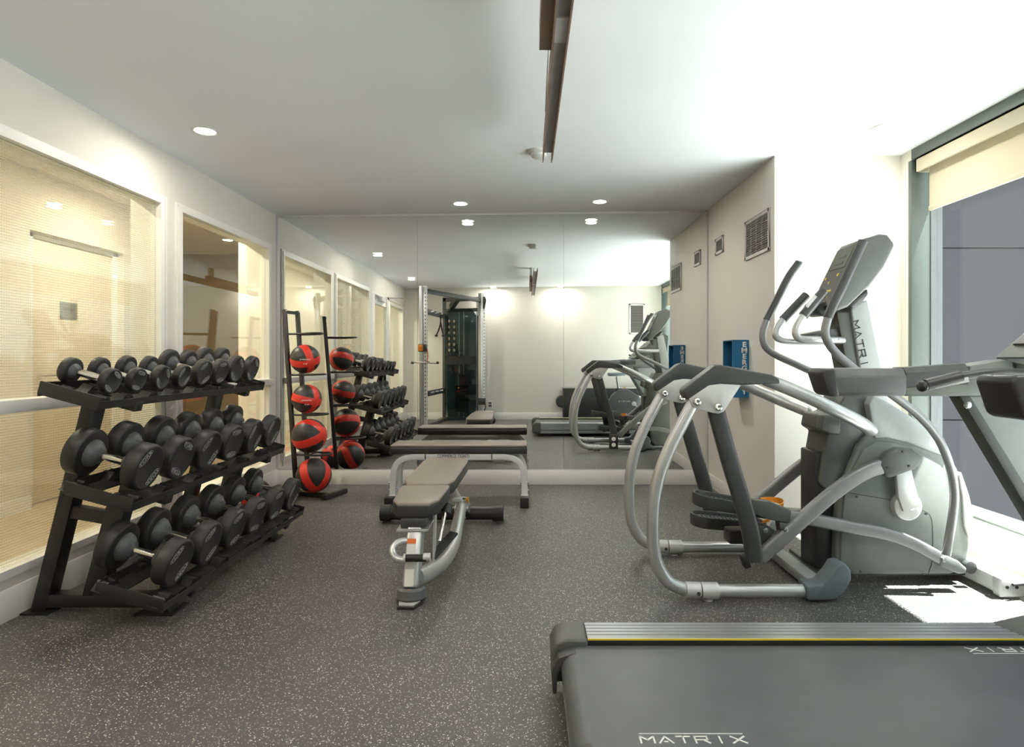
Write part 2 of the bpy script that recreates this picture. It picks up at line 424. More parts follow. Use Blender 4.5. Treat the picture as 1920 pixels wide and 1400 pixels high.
m = MB(); m.box(XL-.2, XL, -.12, .93, 0, .12); struct(m.build('trim_2', 'trim_paint'))
# glazed door with its closer
dr = MB()
for a, b, c, d in ((1.04, 1.15, 0.01, 2.09), (1.86, 2.0, 0.01, 2.09), (1.15, 1.86, 1.95, 2.09), (1.15, 1.86, .01, .22)): dr.box(XL-.05, XL, a, b, c, d)
door = struct(dr.build('door_1', 'trim_paint', bevel=.002))
MB().box(XL-.03, XL-.02, 1.15, 1.86, .22, 1.95).build('pane', 'glass_corridor', door)
MB().tube([(XL+.005, 1.10, .98), (XL+.05, 1.10, .98), (XL+.05, 1.2, .98), (XL+.005+.045, 1.24, .98)], .01, smooth=False, up=(0, 0, 1)).build('door_handle', 'chrome', door)
cl = thing('door_closer', 'silver door closer with a thin folding arm above the glazed door, seen in mirror', 'door closer', (XL, 1.5, 2.05))
MB().box(XL+.001, XL+.065, 1.38, 1.68, 2.0, 2.07).build('closer_body', 'silver_plate', cl, bevel=.006)
MB().bar((XL+.05, 1.42, 2.085), (XL+.30, 1.25, 2.085), .016, .006).build('closer_arm', 'zinc', cl)
MB().bar((XL+.29, 1.25, 2.092), (XL+.04, 1.10, 2.1), .016, .006).build('closer_arm', 'zinc', cl)

# corridor behind the glass
m = MB(); m.box(-5.0, XL-.2, -.6, 8.4, -.12, 0); struct(m.build('floor_corridor', 'corridor_floor'))
m = MB(); m.box(-5.0, XL-.2, -.6, 8.4, 2.56, 2.75); struct(m.build('ceiling_corridor', 'corridor_paint'))
DX = -3.74
m = MB(); m.box(-4.0, DX, -.6, 4.5, 0, 2.56).box(-4.0, DX, 5.55, 6.1, 0, 2.56).box(-4.0, DX, 4.5, 5.55, 2.108, 2.56)
m.box(-5.0, -4.0, 6.0, 6.1, 0, 2.56).box(-5.0, -4.95, 6.1, 8.4, 0, 2.56)
struct(m.build('wall_corridor_side', 'corridor_paint'))
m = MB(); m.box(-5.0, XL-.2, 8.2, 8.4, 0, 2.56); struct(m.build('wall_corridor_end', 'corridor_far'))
m = MB(); m.box(-5.0, XL-.2, -.7, -.6, 0, 2.56); struct(m.build('wall_corridor_back', 'corridor_paint'))
m = MB(); m.box(-2.57, XL-.2, 5.33, 8.2, 0, 2.56); struct(m.build('wall_corridor_return', 'corridor_paint'))
m = MB(); m.box(-3.85, -3.80, 4.5, 4.60, 0, 2.108).box(-3.85, -3.80, 5.50, 5.55, 0, 2.108).box(-3.85, -3.80, 4.5, 5.55, 2.07, 2.108)
struct(m.build('trim_3', 'trim_paint', bevel=.002))
d2 = struct(MB().box(-3.86, -3.82, 4.604, 5.496, .008, 2.066).build('door_2', 'corridor_door', bevel=.002))
MB().tube([(-3.82, 4.67, 1.0), (-3.77, 4.67, 1.0), (-3.77, 4.78, 1.0)], .009, smooth=False, up=(0, 0, 1)).build('door_handle', 'chrome', d2)
sg = thing('door_sign', 'small grey plaque on the pale corridor door behind the wired glass', 'sign', (-3.815, 4.98, 1.53))
MB().box(-3.819, -3.811, 4.89, 5.07, 1.465, 1.60).build('plate', 'plaque', sg, bevel=.001)
text('lettering', 'Spalogue', .034, 'black_print', sg, (-3.8095, 4.98, 1.545), (0, 1, 0), (0, 0, 1))
text('lettering', 'spa', .014, 'black_print', sg, (-3.8095, 4.98, 1.515), (0, 1, 0), (0, 0, 1))
# skirting in the corridor
m = MB(); m.box(DX, DX+.012, -.6, 4.5, 0, .1).box(DX, DX+.012, 5.55, 6.1, 0, .1); struct(m.build('baseboard_corridor', 'trim_paint'))

# exterior window on the right
fr = MB()
z0, z1, ya, yb = .183, 2.407, YB+.15, 3.83
fr.box(XW-.004, 2.66, ya, yb, z1, 2.48)                     # dark head band up to the ceiling
fr.box(XW-.004, 2.585, yb-.004, yb+.03, z0, 2.405)            # jamb at the far end
fr.box(XW, 2.66, ya-.03, ya, z0, 2.48)
win = struct(fr.build('window_4', 'window_frame_dark', bevel=.002))
s2 = MB(); s2.box(2.56, 2.66, ya, yb, .183, .215).box(2.59, 2.66, ya, yb, .215, .263)
MB().box(2.587, 2.66, yb-.012, yb+.03, .263, z1).build('side_frame', 'window_frame_grey', win)
s2.build('bottom_frame', 'window_frame_light', win, bevel=.002)
for y in (1.28,):
    MB().box(2.58, 2.66, y-.03, y+.03, .263, z1).build('mullion', 'window_frame_dark', win, bevel=.002)
for a, b in ((1.31, yb-.013), (ya, 1.25)):
    MB().box(2.622, 2.630, a, b, .263, z1).build('pane', 'glass_window', win)
bl = thing('roller_blind', 'cream roller blind with a boxed valance, drawn a little way down the window', 'blind', (2.52, 1.9, 2.4))
MB().box(2.474, 2.49, -.1, 3.80, 2.319, 2.405).box(2.474, 2.56, 3.79, 3.80, 2.319, 2.405).box(2.474, 2.56, -.1, 3.80, 2.396, 2.405).build('valance', 'blind_fabric', bl)
MB().box(2.553, 2.557, -.05, 3.785, 2.085, 2.40).build('fabric', 'blind_fabric', bl)
MB().box(2.546, 2.564, -.05, 3.785, 2.07, 2.10).build('bottom_bar', 'blind_fabric', bl, bevel=.003)

# outside: unseen pale ground added to bounce light indoors, and the panelled wing wall
struct(MB().box(2.75, 24, -20, 20, -2.3, -2.0).build('floor_bounce_ground', 'ext_ground'))
ew = struct(MB().box(2.66, 11, 5.62, 5.9, -2.0, 5.2).build('wall_exterior', 'ext_joint'))
xs = [2.70, 3.885, 5.5, 7.1, 8.7, 10.3]; zs = [-2.0, -1.05, .558, 2.168, 3.78, 5.2]
for i in range(len(xs)-1):
    for j in range(len(zs)-1):
        MB().box(xs[i]+.006, xs[i+1]-.006, 5.60, 5.63, zs[j]+.006, zs[j+1]-.006).build('panel', 'ext_panel', ew)

# ------------------------------------------------------------------ mirror
mr = thing('wall_mirror', 'wall-to-wall frameless mirror of three tall panels on the far wall', 'mirror', (-.3, YM, .134))
for a, b in ((XL+.014, -.981), (-.979, .335), (.337, XP-.016)):
    ztop = ceil_z(a)-.022; ztop2 = ceil_z(b)-.022
    mb = MB(); mb.extr([(a, .136), (b, .136), (b, ztop2), (a, ztop)], 'y', YM, YM+.006); mb.build('mirror_panel', 'mirror', mr)
mb = MB(); a, b = XL+.002, XP-.004
mb.extr([(a, ceil_z(a)-.026), (b, ceil_z(b)-.026), (b, ceil_z(b)-.006), (a, ceil_z(a)-.006)], 'y', YM-.006, YM+.01)
mb.box(a, a+.014, YM-.006, YM+.01, .128, ceil_z(a)-.02).box(b-.012, b, YM-.006, YM+.01, .128, ceil_z(b)-.02).box(a, b, YM-.005, YM+.01, .128, .137)
mb.build('channel_frame', 'silver_plate', mr)
ot = thing('mirror_outlet', 'black double socket set into the mirror low behind the elliptical', 'outlet', (.785, YM-.002, .385))
MB().box(.745, .825, YM-.008, YM-.0005, .322, .447).build('cover_plate', 'plastic_black', ot, bevel=.002)
for z in (.358, .410):
    MB().cyl((.785, YM-.0075, z), (.785, YM-.011, z), .019, 18).build('socket', 'white_print', ot)

# ------------------------------------------------------------------ ceiling lamps
def downlight(x, y, label, first=None):
    z = ceil_z(x)
    if first is None:
        t = thing('ceiling_light', label, 'ceiling light', (x, y, z), 'round recessed ceiling lamps')
        MB().lathe([(0.001, .052), (-.004, .056), (-.006, .066), (0.001, .070), (.02, .07), (.02, .052), (0.001, .052)], (x, y, z), (0, 0, 1), 32).build('trim_ring', 'white_metal', t)
        MB().lathe([(.004, 0), (.004, .053), (.012, .053), (.012, 0)], (x, y, z-.006), (0, 0, 1), 32).build('diffuser', 'lamp_glow', t)
    else:
        t = copy_tree(first); t.location = (x, y, z); t['label'] = label
    ld = bpy.data.lights.new('lamp', 'AREA'); ld.shape = 'DISK'; ld.size = .1; ld.energy = SPOT_W*(.28 if y < 0 else .25 if x > 2 else .6 if x > .6 else 1); ld.color = (1.0, .935, .85)
    lo = bpy.data.objects.new('lamp', ld); COL.objects.link(lo); lo.parent = t; lo.location = (0, 0, -.03)
    return t
LP = [(-1.83, 3.40, 'recessed ceiling lamp above the dumbbell rack, near the left wall'),
      (-.56, 5.06, 'left one of the two recessed ceiling lamps close to the mirror'),
      (.62, 5.05, 'right one of the two recessed ceiling lamps close to the mirror'),
      (2.07, 3.46, 'recessed ceiling lamp above the elliptical, beside the window'),
      (-1.85, 1.15, 'recessed ceiling lamp seen in mirror near the left wall by the pulley machine'),
      (2.07, 1.15, 'recessed ceiling lamp seen in mirror beside the window at the far end'),
      (-.6, -.10, 'left one of the two recessed lamps by the back wall, seen in mirror'),
      (.62, -.10, 'right one of the two recessed lamps by the back wall, seen in mirror')]
l0 = None
for x, y, lb in LP:
    t = downlight(x, y, lb, l0); l0 = l0 or t
    if l0 is t: proto_children = None
# corridor lamps
for k, (x, y) in enumerate([(-3.05, 1.0), (-3.05, 3.1), (-3.05, 5.0), (-3.6, 7.2)]):
    t = thing('ceiling_light', ['corridor ceiling lamp by the glazed door', 'corridor ceiling lamp in front of the wired glass', 'corridor ceiling lamp outside the pale door with a plaque', 'corridor ceiling lamp in the dim far end'][k], 'ceiling light', (x, y, 2.56), 'corridor ceiling lamps')
    MB().lathe([(0.001, .052), (-.004, .056), (-.006, .066), (0.001, .070), (.02, .07), (.02, .052), (0.001, .052)], (x, y, 2.56), (0, 0, 1), 28).build('trim_ring', 'white_metal', t)
    MB().lathe([(-.002, 0), (-.002, .053), (.006, .053), (.006, 0)], (x, y, 2.56), (0, 0, 1), 28).build('diffuser', 'lamp_glow', t)
    ld = bpy.data.lights.new('lamp', 'AREA'); ld.shape = 'DISK'; ld.size = .1; ld.energy = HALL_W*(0.12 if k == 3 else 1); ld.color = (1.0, .90, .75)
    lo = bpy.data.objects.new('lamp', ld); COL.objects.link(lo); lo.parent = t; lo.location = (0, 0, -.03)

# smoke detector
sd = thing('smoke_detector', 'white domed smoke detector on the ceiling beyond the hanging beam', 'smoke detector', (.078, 3.80, ceil_z(.08)))
zc = ceil_z(.08)
MB().lathe([(0, 0), (0, .068), (-.012, .070), (-.018, .064), (-.02, .05)], (.078, 3.8, zc), (0, 0, 1), 28).build('base', 'white_metal', sd)
MB().lathe([(-.018, .052), (-.034, .048), (-.044, .034), (-.048, .015), (-.048, 0)], (.078, 3.8, zc), (0, 0, 1), 28).build('dome', 'white_metal', sd)

# hanging steel channel
bm_ = thing('ceiling_track', 'rusty brown steel channel beam hung along the ceiling over the room', 'beam', (.12, 1.8, 2.2))
x0, x1, zb = .088, .142, 2.205
mb = MB(); mb.box(x0, x0+.006, .40, 3.19, zb, zb+.075).box(x1-.006, x1, .40, 3.19, zb, zb+.075)
for xx in (x0, x1-.006): mb.extr([(3.19, zb+.075), (3.19, zb), (3.30, zb+.012), (3.30, zb+.03)], 'x', xx, xx+.006)
mb.build('side_plate', 'rust_steel', bm_, ang=30)
MB().box(x0+.006, x1-.006, .40, 3.17, zb+.022, zb+.034).build('channel_web', 'zinc', bm_)
MB().box(x0+.007, x1-.007, 1.90, 2.05, zb+.014, zb+.022).build('joint_plate', 'silver_plate', bm_)
MB().box(.046, .088, .9, 2.13, 2.235, 2.33).build('mount_block', 'rust_steel', bm_, bevel=.001)
MB().box(.05, .084, 1.95, 2.06, 2.33, ceil_z(.06)).box(.05, .084, 1.0, 1.1, 2.33, ceil_z(.06)).build('hanger', 'zinc', bm_)
MB().tube([(.082, 2.10, 2.33), (.083, 2.2, 2.31), (.084, 2.5, 2.27), (.086, 2.7, 2.25)], .002, 6).build('cable', 'grey_print', bm_)

# ------------------------------------------------------------------ vents, alarm box, outlet
def vent_x(label, y0, y1, z0, z1, n):
    t = thing('air_vent', label, 'vent', (XP, (y0+y1)/2, (z0+z1)/2), 'wall vents')
    x = XP; f = MB(); b = .024
    for a, c, d, e in ((y0, y1, z1-b, z1), (y0, y1, z0, z0+b), (y0, y0+b, z0, z1), (y1-b, y1, z0, z1)): f.box(x-.010, x, a, c, d, e)
    f.build('frame', 'vent_metal', t, bevel=.002)
    MB().box(x-.002, x-.0005, y0+b, y1-b, z0+b, z1-b).build('backing', 'vent_dark', t)
    for i in range(n):
        z = z0+b+(i+.5)*(z1-z0-2*b)/n
        MB().bar((x-.006, y0+b, z), (x-.006, y1-b, z), .011, .0016, (.2, 0, 1)).build('slat', 'vent_metal', t)
    k = 3 if y1-y0 > .3 else 0
    for i in range(k):
        y = y0+b+(i+1)*(y1-y0-2*b)/(k+1); MB().box(x-.009, x-.007, y-.002, y+.002, z0+b, z1-b).build('rib', 'vent_metal', t)
vent_x('large square air vent high on the shaded side of the pillar', 4.01, 4.46, 1.862, 2.148, 15)
vent_x('small square air vent high on the pillar side close to the mirror', 4.95, 5.16, 2.02, 2.16, 7)
t = thing('air_vent', 'tall air vent on the back wall, seen in mirror above the exercise bike', 'vent', (2.05, YB, 1.86), 'wall vents')
f = MB(); b = .03
for a, c, d, e in ((1.90, 2.19, 2.11, 2.14), (1.90, 2.19, 1.58, 1.61), (1.90, 1.93, 1.58, 2.14), (2.16, 2.19, 1.58, 2.14)): f.box(a, c, YB, YB+.012, d, e)
f.build('frame', 'trim_paint', t, bevel=.002)
MB().box(1.93, 2.16, YB+.0005, YB+.002, 1.61, 2.11).build('backing', 'vent_dark', t)
for i in range(20):
    z = 1.61+(i+.5)*.025; MB().bar((1.93, YB+.007, z), (2.16, YB+.007, z), .013, .0016, (0, .3, 1)).build('slat', 'vent_metal', t)

eb = thing('emergency_box', 'blue open-fronted emergency phone box with white lettering on the pillar side', 'emergency box', (XP, 4.5, 1.06))
z0, z1 = .847, 1.272; xa = XP-.122
MB().box(xa, XP, 4.395, 4.403, z0, z1).build('side_panel', 'blue_sign', eb)
MB().box(xa, XP, 4.60, 4.608, z0, z1).build('side_panel', 'blue_sign', eb)
MB().box(xa, XP, 4.403, 4.60, z1-.008, z1).box(xa, XP, 4.403, 4.60, z0, z0+.008).build('top_and_bottom', 'blue_sign', eb)
MB().box(XP-.05, XP-.002, 4.403, 4.60, z0+.008, z1-.008).build('inner_plate', 'tan_inside', eb)
MB().box(XP-.075, XP-.05, 4.46, 4.53, 1.02, 1.12).build('handset', 'plastic_black', eb, bevel=.004)
for yy, sgn in ((4.394, 1), (4.609, -1)):
    for i, ch in enumerate('EMERGENCY'):
        text('letter', ch, .050, 'white_print', eb, (XP-.035, yy, z1-.036-i*.0435), (sgn, 0, 0), (0, 0, 1), .0004, wide=1.15, bold=.0022)
ob = thing('wall_outlet', 'white wall socket low on the back wall, seen in mirror beside the pulley machine', 'outlet', (-.67, YB, .28))
MB().box(-.72, -.625, YB, YB+.006, .21, .345).build('cover_plate', 'trim_paint', ob, bevel=.002)
MB().box(-.70, -.645, YB+.006, YB+.009, .235, .275).box(-.70, -.645, YB+.006, YB+.009, .285, .325).build('socket', 'grey_rubber', ob)

# ------------------------------------------------------------------ dumbbells
def dumbbell_proto(Rr, L, t):
    """axis along local X, centre at the origin"""
    root = thing('dumbbell', '', 'dumbbell')
    h = L/2
    MB().lathe([(-h+t*.6, 0), (-h+t*.6, .0145), (-.045, .0145), (0, .0175), (.045, .0145), (h-t*.6, .0145), (h-t*.6, 0)], seg=18).build('handle', 'chrome', root, local=True)
    for s in (-1, 1):
        e = .009 if Rr > .07 else .006
        prof = [(h-.003, 0), (h-.003, Rr-e*1.9), (h-.0005, Rr-e*1.5), (h, Rr-e*1.1), (h-e*.35, Rr-e*.3), (h-e, Rr), (h-t+e, Rr), (h-t+e*.3, Rr-e*.3), (h-t, Rr-e), (h-t, .3*Rr)]
        hd = MB().lathe([(s*a, b) for a, b in prof], seg=44).build('weight_head', 'rubber_black', root, local=True, ang=50)
        # ribbed collar between head and handle
        mb = MB(); c0, c1 = h-t, h-t-Rr*.42; r0, r1 = Rr*.60, Rr*.30
        mb.lathe([(s*c0, r0), (s*(c0-.3*(c0-c1)), r0*.93), (s*c1, r1), (s*c1, .012)], seg=36)
        for k in range(12):
            th = 2*PI*k/12; u = Vector((0, math.cos(th), math.sin(th)))
            mb.bar(Vector((s*c0, 0, 0))+u*r0*.98, Vector((s*c1, 0, 0))+u*r1*1.02, .004, .003, u)
        mb.build('collar', 'grey_rubber', root, local=True, ang=50)
        # raised ovals with the maker's lettering, one above, one below
        k = Rr/.104
        for sg_, u in ((1, (0, s, 0)), (-1, (0, -s, 0))):
            up = (0, 0, sg_)
            o = (s*(h-.0025), 0, sg_*Rr*.62)
            text('lettering', 'YORK', .030*k, 'grey_print', hd, o, u, up, .0004, wide=1.1, local=True)
            ring = MB(); n = 28
            pts = [(s*(h-.0022), math.cos(2*PI*i/n)*.046*k, sg_*Rr*.62+math.sin(2*PI*i/n)*.0155*k) for i in range(n)]
            ring.sweep(pts, [(-.0007, -.0005), (.0007, -.0005), (.0007, .0005), (-.0007, .0005)], (1, 0, 0), closed=True)
            ring.build('oval_mark', 'grey_print', hd, local=True)
    return root
TILT = R(15.5)
ORD = ['nearest', 'second', 'third', 'fourth', 'fifth', 'sixth', 'seventh', 'farthest']
size_word = {0: 'small', 1: 'small', 2: 'medium', 3: 'medium', 4: 'large'}
protos = [dumbbell_proto(.0565, .215, .034), dumbbell_proto(.061, .215, .036), dumbbell_proto(.076, .24, .042), dumbbell_proto(.086, .25, .046), dumbbell_proto(.104, .325, .066)]
used = [False]*5
def put_dumbbell(k, xf, y, zf, label, group):
    if used[k]: o = copy_tree(protos[k])
    else: o = protos[k]; used[k] = True
    L = [.215, .215, .24, .25, .325][k]
    o.location = (xf-math.cos(TILT)*L/2, y, zf+math.sin(TILT)*L/2)
    o.rotation_mode = 'XYZ'
    spin = random.uniform(-1.1, 1.1)
    M_ = Matrix.Rotation(TILT, 4, 'Y') @ Matrix.Rotation(spin, 4, 'X') @ Matrix.Rotation(random.uniform(-.03, .03), 4, 'Z')
    o.rotation_euler = M_.to_euler()
    o['label'] = label; o['group'] = group
top_y = [2.60, 2.775, 2.96, 3.14, 3.345, 3.53, 3.72, 3.93]; top_k = [0, 0, 1, 1, 2, 2, 3, 3]; RR = [.0565, .061, .076, .086, .104]
TS, MS, BS = .972, .548, .130     # height of the saddle tops at each tier's front face
for i, (y, k) in enumerate(zip(top_y, top_k)):
    put_dumbbell(k, -1.796, y, TS+RR[k]*1.02+.004, '%s %s black dumbbell on the top tier, counted from the near end' % (ORD[i], size_word[k]) if i else 'small black dumbbell at the near end of the top tier', 'dumbbells on the top tier')
for i, y in enumerate([2.63, 2.885, 3.145, 3.40, 3.66, 3.92]):
    w_ = ['black dumbbell at the near end of the middle tier', 'second large black dumbbell on the middle tier from the near end', 'third large black dumbbell on the middle tier from the near end', 'fourth large black dumbbell on the middle tier from the near end', 'fifth large black dumbbell on the middle tier from the near end', 'black dumbbell at the far end of the middle tier'][i]
    put_dumbbell(4, -1.66, y, MS+.104, w_, 'dumbbells on the middle tier')
    w_ = w_.replace('middle tier', 'bottom tier')
    put_dumbbell(4, -1.528, y+.008, BS+.104, w_, 'dumbbells on the bottom tier')

# ------------------------------------------------------------------ dumbbell rack
rk = thing('dumbbell_rack', 'black steel three-tier dumbbell rack along the glazed left wall', 'rack', (-1.95, 3.2, 0))
ct, st = math.cos(TILT), math.sin(TILT)
for yf in (2.70, 3.77):
    a = MB(); a.extr([(-2.215, .008), (-2.148, .008), (-1.905, .99), (-1.972, .99)], 'y', yf-.035, yf+.035); a.build('rear_upright', 'black_steel', rk, bevel=.004)
    a = MB(); a.extr([(-1.985, .075), (-1.90, .075), (-1.775, .53), (-1.862, .53)], 'y', yf-.035, yf+.035); a.build('front_upright', 'black_steel', rk, bevel=.004)
    MB().box(-2.15, -1.64, yf-.033, yf+.033, .022, .080).build('base_beam', 'black_steel', rk, bevel=.003)
    MB().bar((-2.09, yf, .455), (-1.86, yf, .415), .05, .055).build('cross_brace', 'black_steel', rk, bevel=.003)
    MB().extr([(-1.70, .008), (-1.585, .008), (-1.62, .085), (-1.67, .095)], 'y', yf-.05, yf+.05).build('front_foot', 'black_steel', rk, bevel=.002)
    MB().box(-1.73, -1.56, yf-.07, yf+.07, .0, .008).build('foot_plate', 'black_steel', rk)
    MB().box(-2.25, -2.12, yf-.06, yf+.06, 0, .008).build('foot_plate', 'black_steel', rk)
    for xf, zf, L in ((-1.80, TS, .20), (-1.66, MS, .20), (-1.54, BS, .13)):
        MB().bar((xf-L*ct, yf+.045, zf-.052+L*st), (xf+.02, yf+.045, zf-.057), .055, .045).build('tray_arm', 'black_steel', rk, bevel=.002)
YN, YF = 2.485, 4.03
def tier(xf, zs, depth, ys, Rd, L, sad):
    """sloping tray: xf = front face of the heads, zs = saddle top height there"""
    f = Vector((xf, 0, zs-.026)); d = Vector((-ct, 0, st)); n = Vector((st, 0, ct))
    a = f+Vector((.022, 0, -.006)); b = f+d*depth
    c0 = (YN+YF)/2
    MB().bar(a+Vector((0, c0-.772, 0)), a+Vector((0, c0+.772, 0)), .004, .034, n).build('front_lip', 'black_steel', rk)
    MB().bar(b+Vector((0, YN, 0)), b+Vector((0, YF, 0)), .004, .06, n).build('rear_lip', 'black_steel', rk)
    for q in (.045, depth-.05):
        p = f+d*q-n*.006; MB().bar(p+Vector((0, YN, 0)), p+Vector((0, YF, 0)), .075, .006, n).build('shelf_rail', 'black_steel', rk)
    for yy in (YN-.004, YF+.004):
        MB().bar(a+Vector((.004, yy, 0))+n*.008, b+Vector((0, yy, 0))+n*.008, .008, .058, n).build('end_plate', 'black_steel', rk, bevel=.003)
    # saddles between the heads
    base = None
    mids = [max(YN+.05, ys[0]-(ys[1]-ys[0])/2)]+[(p+q)/2 for p, q in zip(ys, ys[1:])]+[min(YF-.05, ys[-1]+(ys[-1]-ys[-2])/2)]
    for yy in mids:
        for q in (.018, L-.05 if L < .3 else L-.06):
            if base is None:
                mb = MB(); w1, w2, hh = sad, sad*.42, .032
                mb.extr([(-w1, 0), (-w1*.86, .003), (-w2, hh), (-w2*.5, hh), (-w2*.35, hh*.75), (w2*.35, hh*.75), (w2*.5, hh), (w2, hh), (w1*.86, .003), (w1, 0)], 'x', -.024, .024)
                base = mb.build('saddle', 'plastic_black', rk, local=True)
                base.rotation_euler = (0, TILT, 0); o = base
            else:
                o = base.copy(); COL.objects.link(o)
            o.location = f+d*q+Vector((0, yy, 0))+n*-.004-rk.location
tier(-1.80, TS, .235, top_y, .06, .22, .055)
tier(-1.665, MS, .27, [2.63, 2.885, 3.145, 3.40, 3.66, 3.92], .1, .32, .062)
tier(-1.533, BS, .27, [2.63, 2.885, 3.145, 3.40, 3.66, 3.92], .1, .32, .062)
MB().bar((-2.0, 2.735, .95), (-2.0, 3.735, .95), .05, .05).build('tie_bar', 'black_steel', rk)

# ------------------------------------------------------------------ ball rack and balls
br = thing('ball_rack', 'tall narrow black ball rack leaning back in the corner by the mirror', 'rack', (-1.9, 4.93, 0))
fd = Vector((.95, -.32, 0)).normalized(); sdv = Vector((.32, .95, 0)).normalized()
B1 = Vector((-1.872, 4.865, .03)); T1 = Vector((-1.985, 4.90, 1.536)); B2 = B1+sdv*.155; T2 = T1+sdv*.155
for a, b in ((B1, T1), (B2, T2)): MB().bar(a, b, .034, .026, tuple(sdv)).build('upright', 'black_steel', br, bevel=.003)
MB().bar(T1-Vector((0, 0, .02)), T2-Vector((0, 0, .02)), .025, .025).build('top_bar', 'black_steel', br)
for p in (T1, T2): MB().ell(tuple(p+fd*.018-Vector((0, 0, .01))), .009, .009, .009, 10, 8).build('bolt_cap', 'chrome_bolt', br)
def on(a, b, z): return a+(b-a)*((z-a.z)/(b.z-a.z))
for z, L in ((1.335, .27), (1.00, .27), (.675, .27), (.352, .28)):
    p = on(B1, T1, z); q = on(B2, T2, z)
    mid = (p+q)/2
    pts = [p, p+fd*L*.55+Vector((0, 0, .0)), p+fd*L*.9+sdv*.012+Vector((0, 0, .004)), mid+fd*(L+.015)+Vector((0, 0, .006)), q+fd*L*.9-sdv*.012+Vector((0, 0, .004)), q+fd*L*.55, q]
    MB().tube(pts, .0085, 10, up=(0, 0, 1)).build('shelf_loop', 'black_steel', br)
    MB().bar(p+fd*.12, q+fd*.12, .018, .006).build('shelf_cross', 'black_steel', br)
mid = (B1+B2)/2; mid.z = .022
MB().bar(mid-fd*.12, mid+fd*.27, .05, .035).build('base_spine', 'black_steel', br, bevel=.003)
e = mid+fd*.27
MB().bar(e-sdv*.09, e+sdv*.20, .045, .038).build('front_foot', 'black_steel', br, bevel=.003)
MB().bar(B1+Vector((0, 0, -.008))-sdv*.03-fd*.02, B2+Vector((0, 0, -.008))+sdv*.03-fd*.02, .04, .035).build('rear_foot', 'black_steel', br, bevel=.003)

def ball(c, r, rot, label, group='medicine balls'):
    """sphere of black panels with two crossing red bands, the seams slightly sunk"""
    t = thing('medicine_ball', label, 'ball', c, group)
    seg, rings = 48, 32
    mb = MB(); vs = []; fs = []
    def bandf(v):
        # distance to two great circle bands (one equatorial, one meridian); sunk seam at the edges
        return min(abs(v.z), abs(v.x))
    for i in range(rings+1):
        ph = PI*i/rings
        for j in range(seg):
            th = 2*PI*j/seg; vs.append(Vector((math.sin(ph)*math.cos(th), math.sin(ph)*math.sin(th), math.cos(ph))))
    W = .255
    for i in range(rings):
        for j in range(seg): fs.append((i*seg+j, (i+1)*seg+j, (i+1)*seg+(j+1) % seg, i*seg+(j+1) % seg))
    me_v = []
    for v in vs:
        b = bandf(v); k = 1.0
        if abs(b-W) < .035: k = 1-.012*(1-abs(b-W)/.035)
        me_v.append(v*r*k)
    mb.add(me_v, fs)
    o = mb.build('cover', ['ball_shell'], t, local=True, ang=60)
    o.rotation_euler = rot
    return t
def ball_shell():
    m = bpy.data.materials.new('ball_shell'); m.use_nodes = True; nt = m.node_tree; b = nt.nodes['Principled BSDF']
    tc = nt.nodes.new('ShaderNodeTexCoord'); nrm = nt.nodes.new('ShaderNodeVectorMath'); nrm.operation = 'NORMALIZE'
    nt.links.new(tc.outputs['Object'], nrm.inputs[0]); sp = nt.nodes.new('ShaderNodeSeparateXYZ'); nt.links.new(nrm.outputs[0], sp.inputs[0])
    ab = []
    for ax in ('X', 'Z'):
        a = nt.nodes.new('ShaderNodeMath'); a.operation = 'ABSOLUTE'; nt.links.new(sp.outputs[ax], a.inputs[0]); ab.append(a)
    mn = nt.nodes.new('ShaderNodeMath'); mn.operation = 'MINIMUM'; nt.links.new(ab[0].outputs[0], mn.inputs[0]); nt.links.new(ab[1].outputs[0], mn.inputs[1])
    r = nt.nodes.new('ShaderNodeValToRGB'); cr = r.color_ramp; cr.interpolation = 'CONSTANT'
    cr.elements[0].position = 0; cr.elements[0].color = (.70, .035, .02, 1)
    cr.elements[1].position = .245; cr.elements[1].color = (.10, .01, .008, 1)
    e_ = cr.elements.new(.262); e_.color = (.022, .022, .021, 1)
    nt.links.new(mn.outputs[0], r.inputs['Fac']); nt.links.new(r.outputs['Color'], b.inputs['Base Color'])
    b.inputs['Roughness'].default_value = .42
    n = nt.nodes.new('ShaderNodeTexNoise'); n.inputs['Scale'].default_value = 120; nt.links.new(tc.outputs['Object'], n.inputs['Vector'])
    bp = nt.nodes.new('ShaderNodeBump'); bp.inputs['Strength'].default_value = .3; bp.inputs['Distance'].default_value = .003
    nt.links.new(n.outputs['Fac'], bp.inputs['Height']); nt.links.new(bp.outputs['Normal'], b.inputs['Normal'])
    MAT['ball_shell'] = m
ball_shell()
BALLS = [(1.130, .118, (-1.815, 4.90), (R(18), R(-14), R(40)), 'red and black medicine ball on the highest loaded shelf of the ball rack'),
         (.803, .118, (-1.80, 4.895), (R(12), R(8), R(62)), 'red and black medicine ball second from top on the ball rack'),
         (.503, .139, (-1.775, 4.885), (R(-20), R(64), R(60)), 'large red and black medicine ball third from top on the ball rack'),
         (.182, .140, (-1.735, 4.875), (R(62), R(25), R(70)), 'large medicine ball at the foot of the ball rack, red rim toward the room')]
for z, r, (x, y), rot, lb in BALLS:
    t = ball((x, y, z), r, rot, lb)
    c = Vector((x, y, z)); d = (Vector((0, 0, CAMZ))-c); d.z = 0; d.normalize(); sx = Vector((-d.y, d.x, 0))*1
    if r < .13:
        for s_, zz, sz in (('DYNAMIC', -.005, .018), ('8 LB', -.038, .016)):
            cc = c+d*math.sqrt(max(0, (r*1.0)**2-zz*zz))*1.004+Vector((0, 0, zz))
            text('lettering', s_, sz, 'white_print', t, cc-sx*.0, sx, (Vector((0, 0, 1))+sx*.45).normalized()-d*0, .0003)
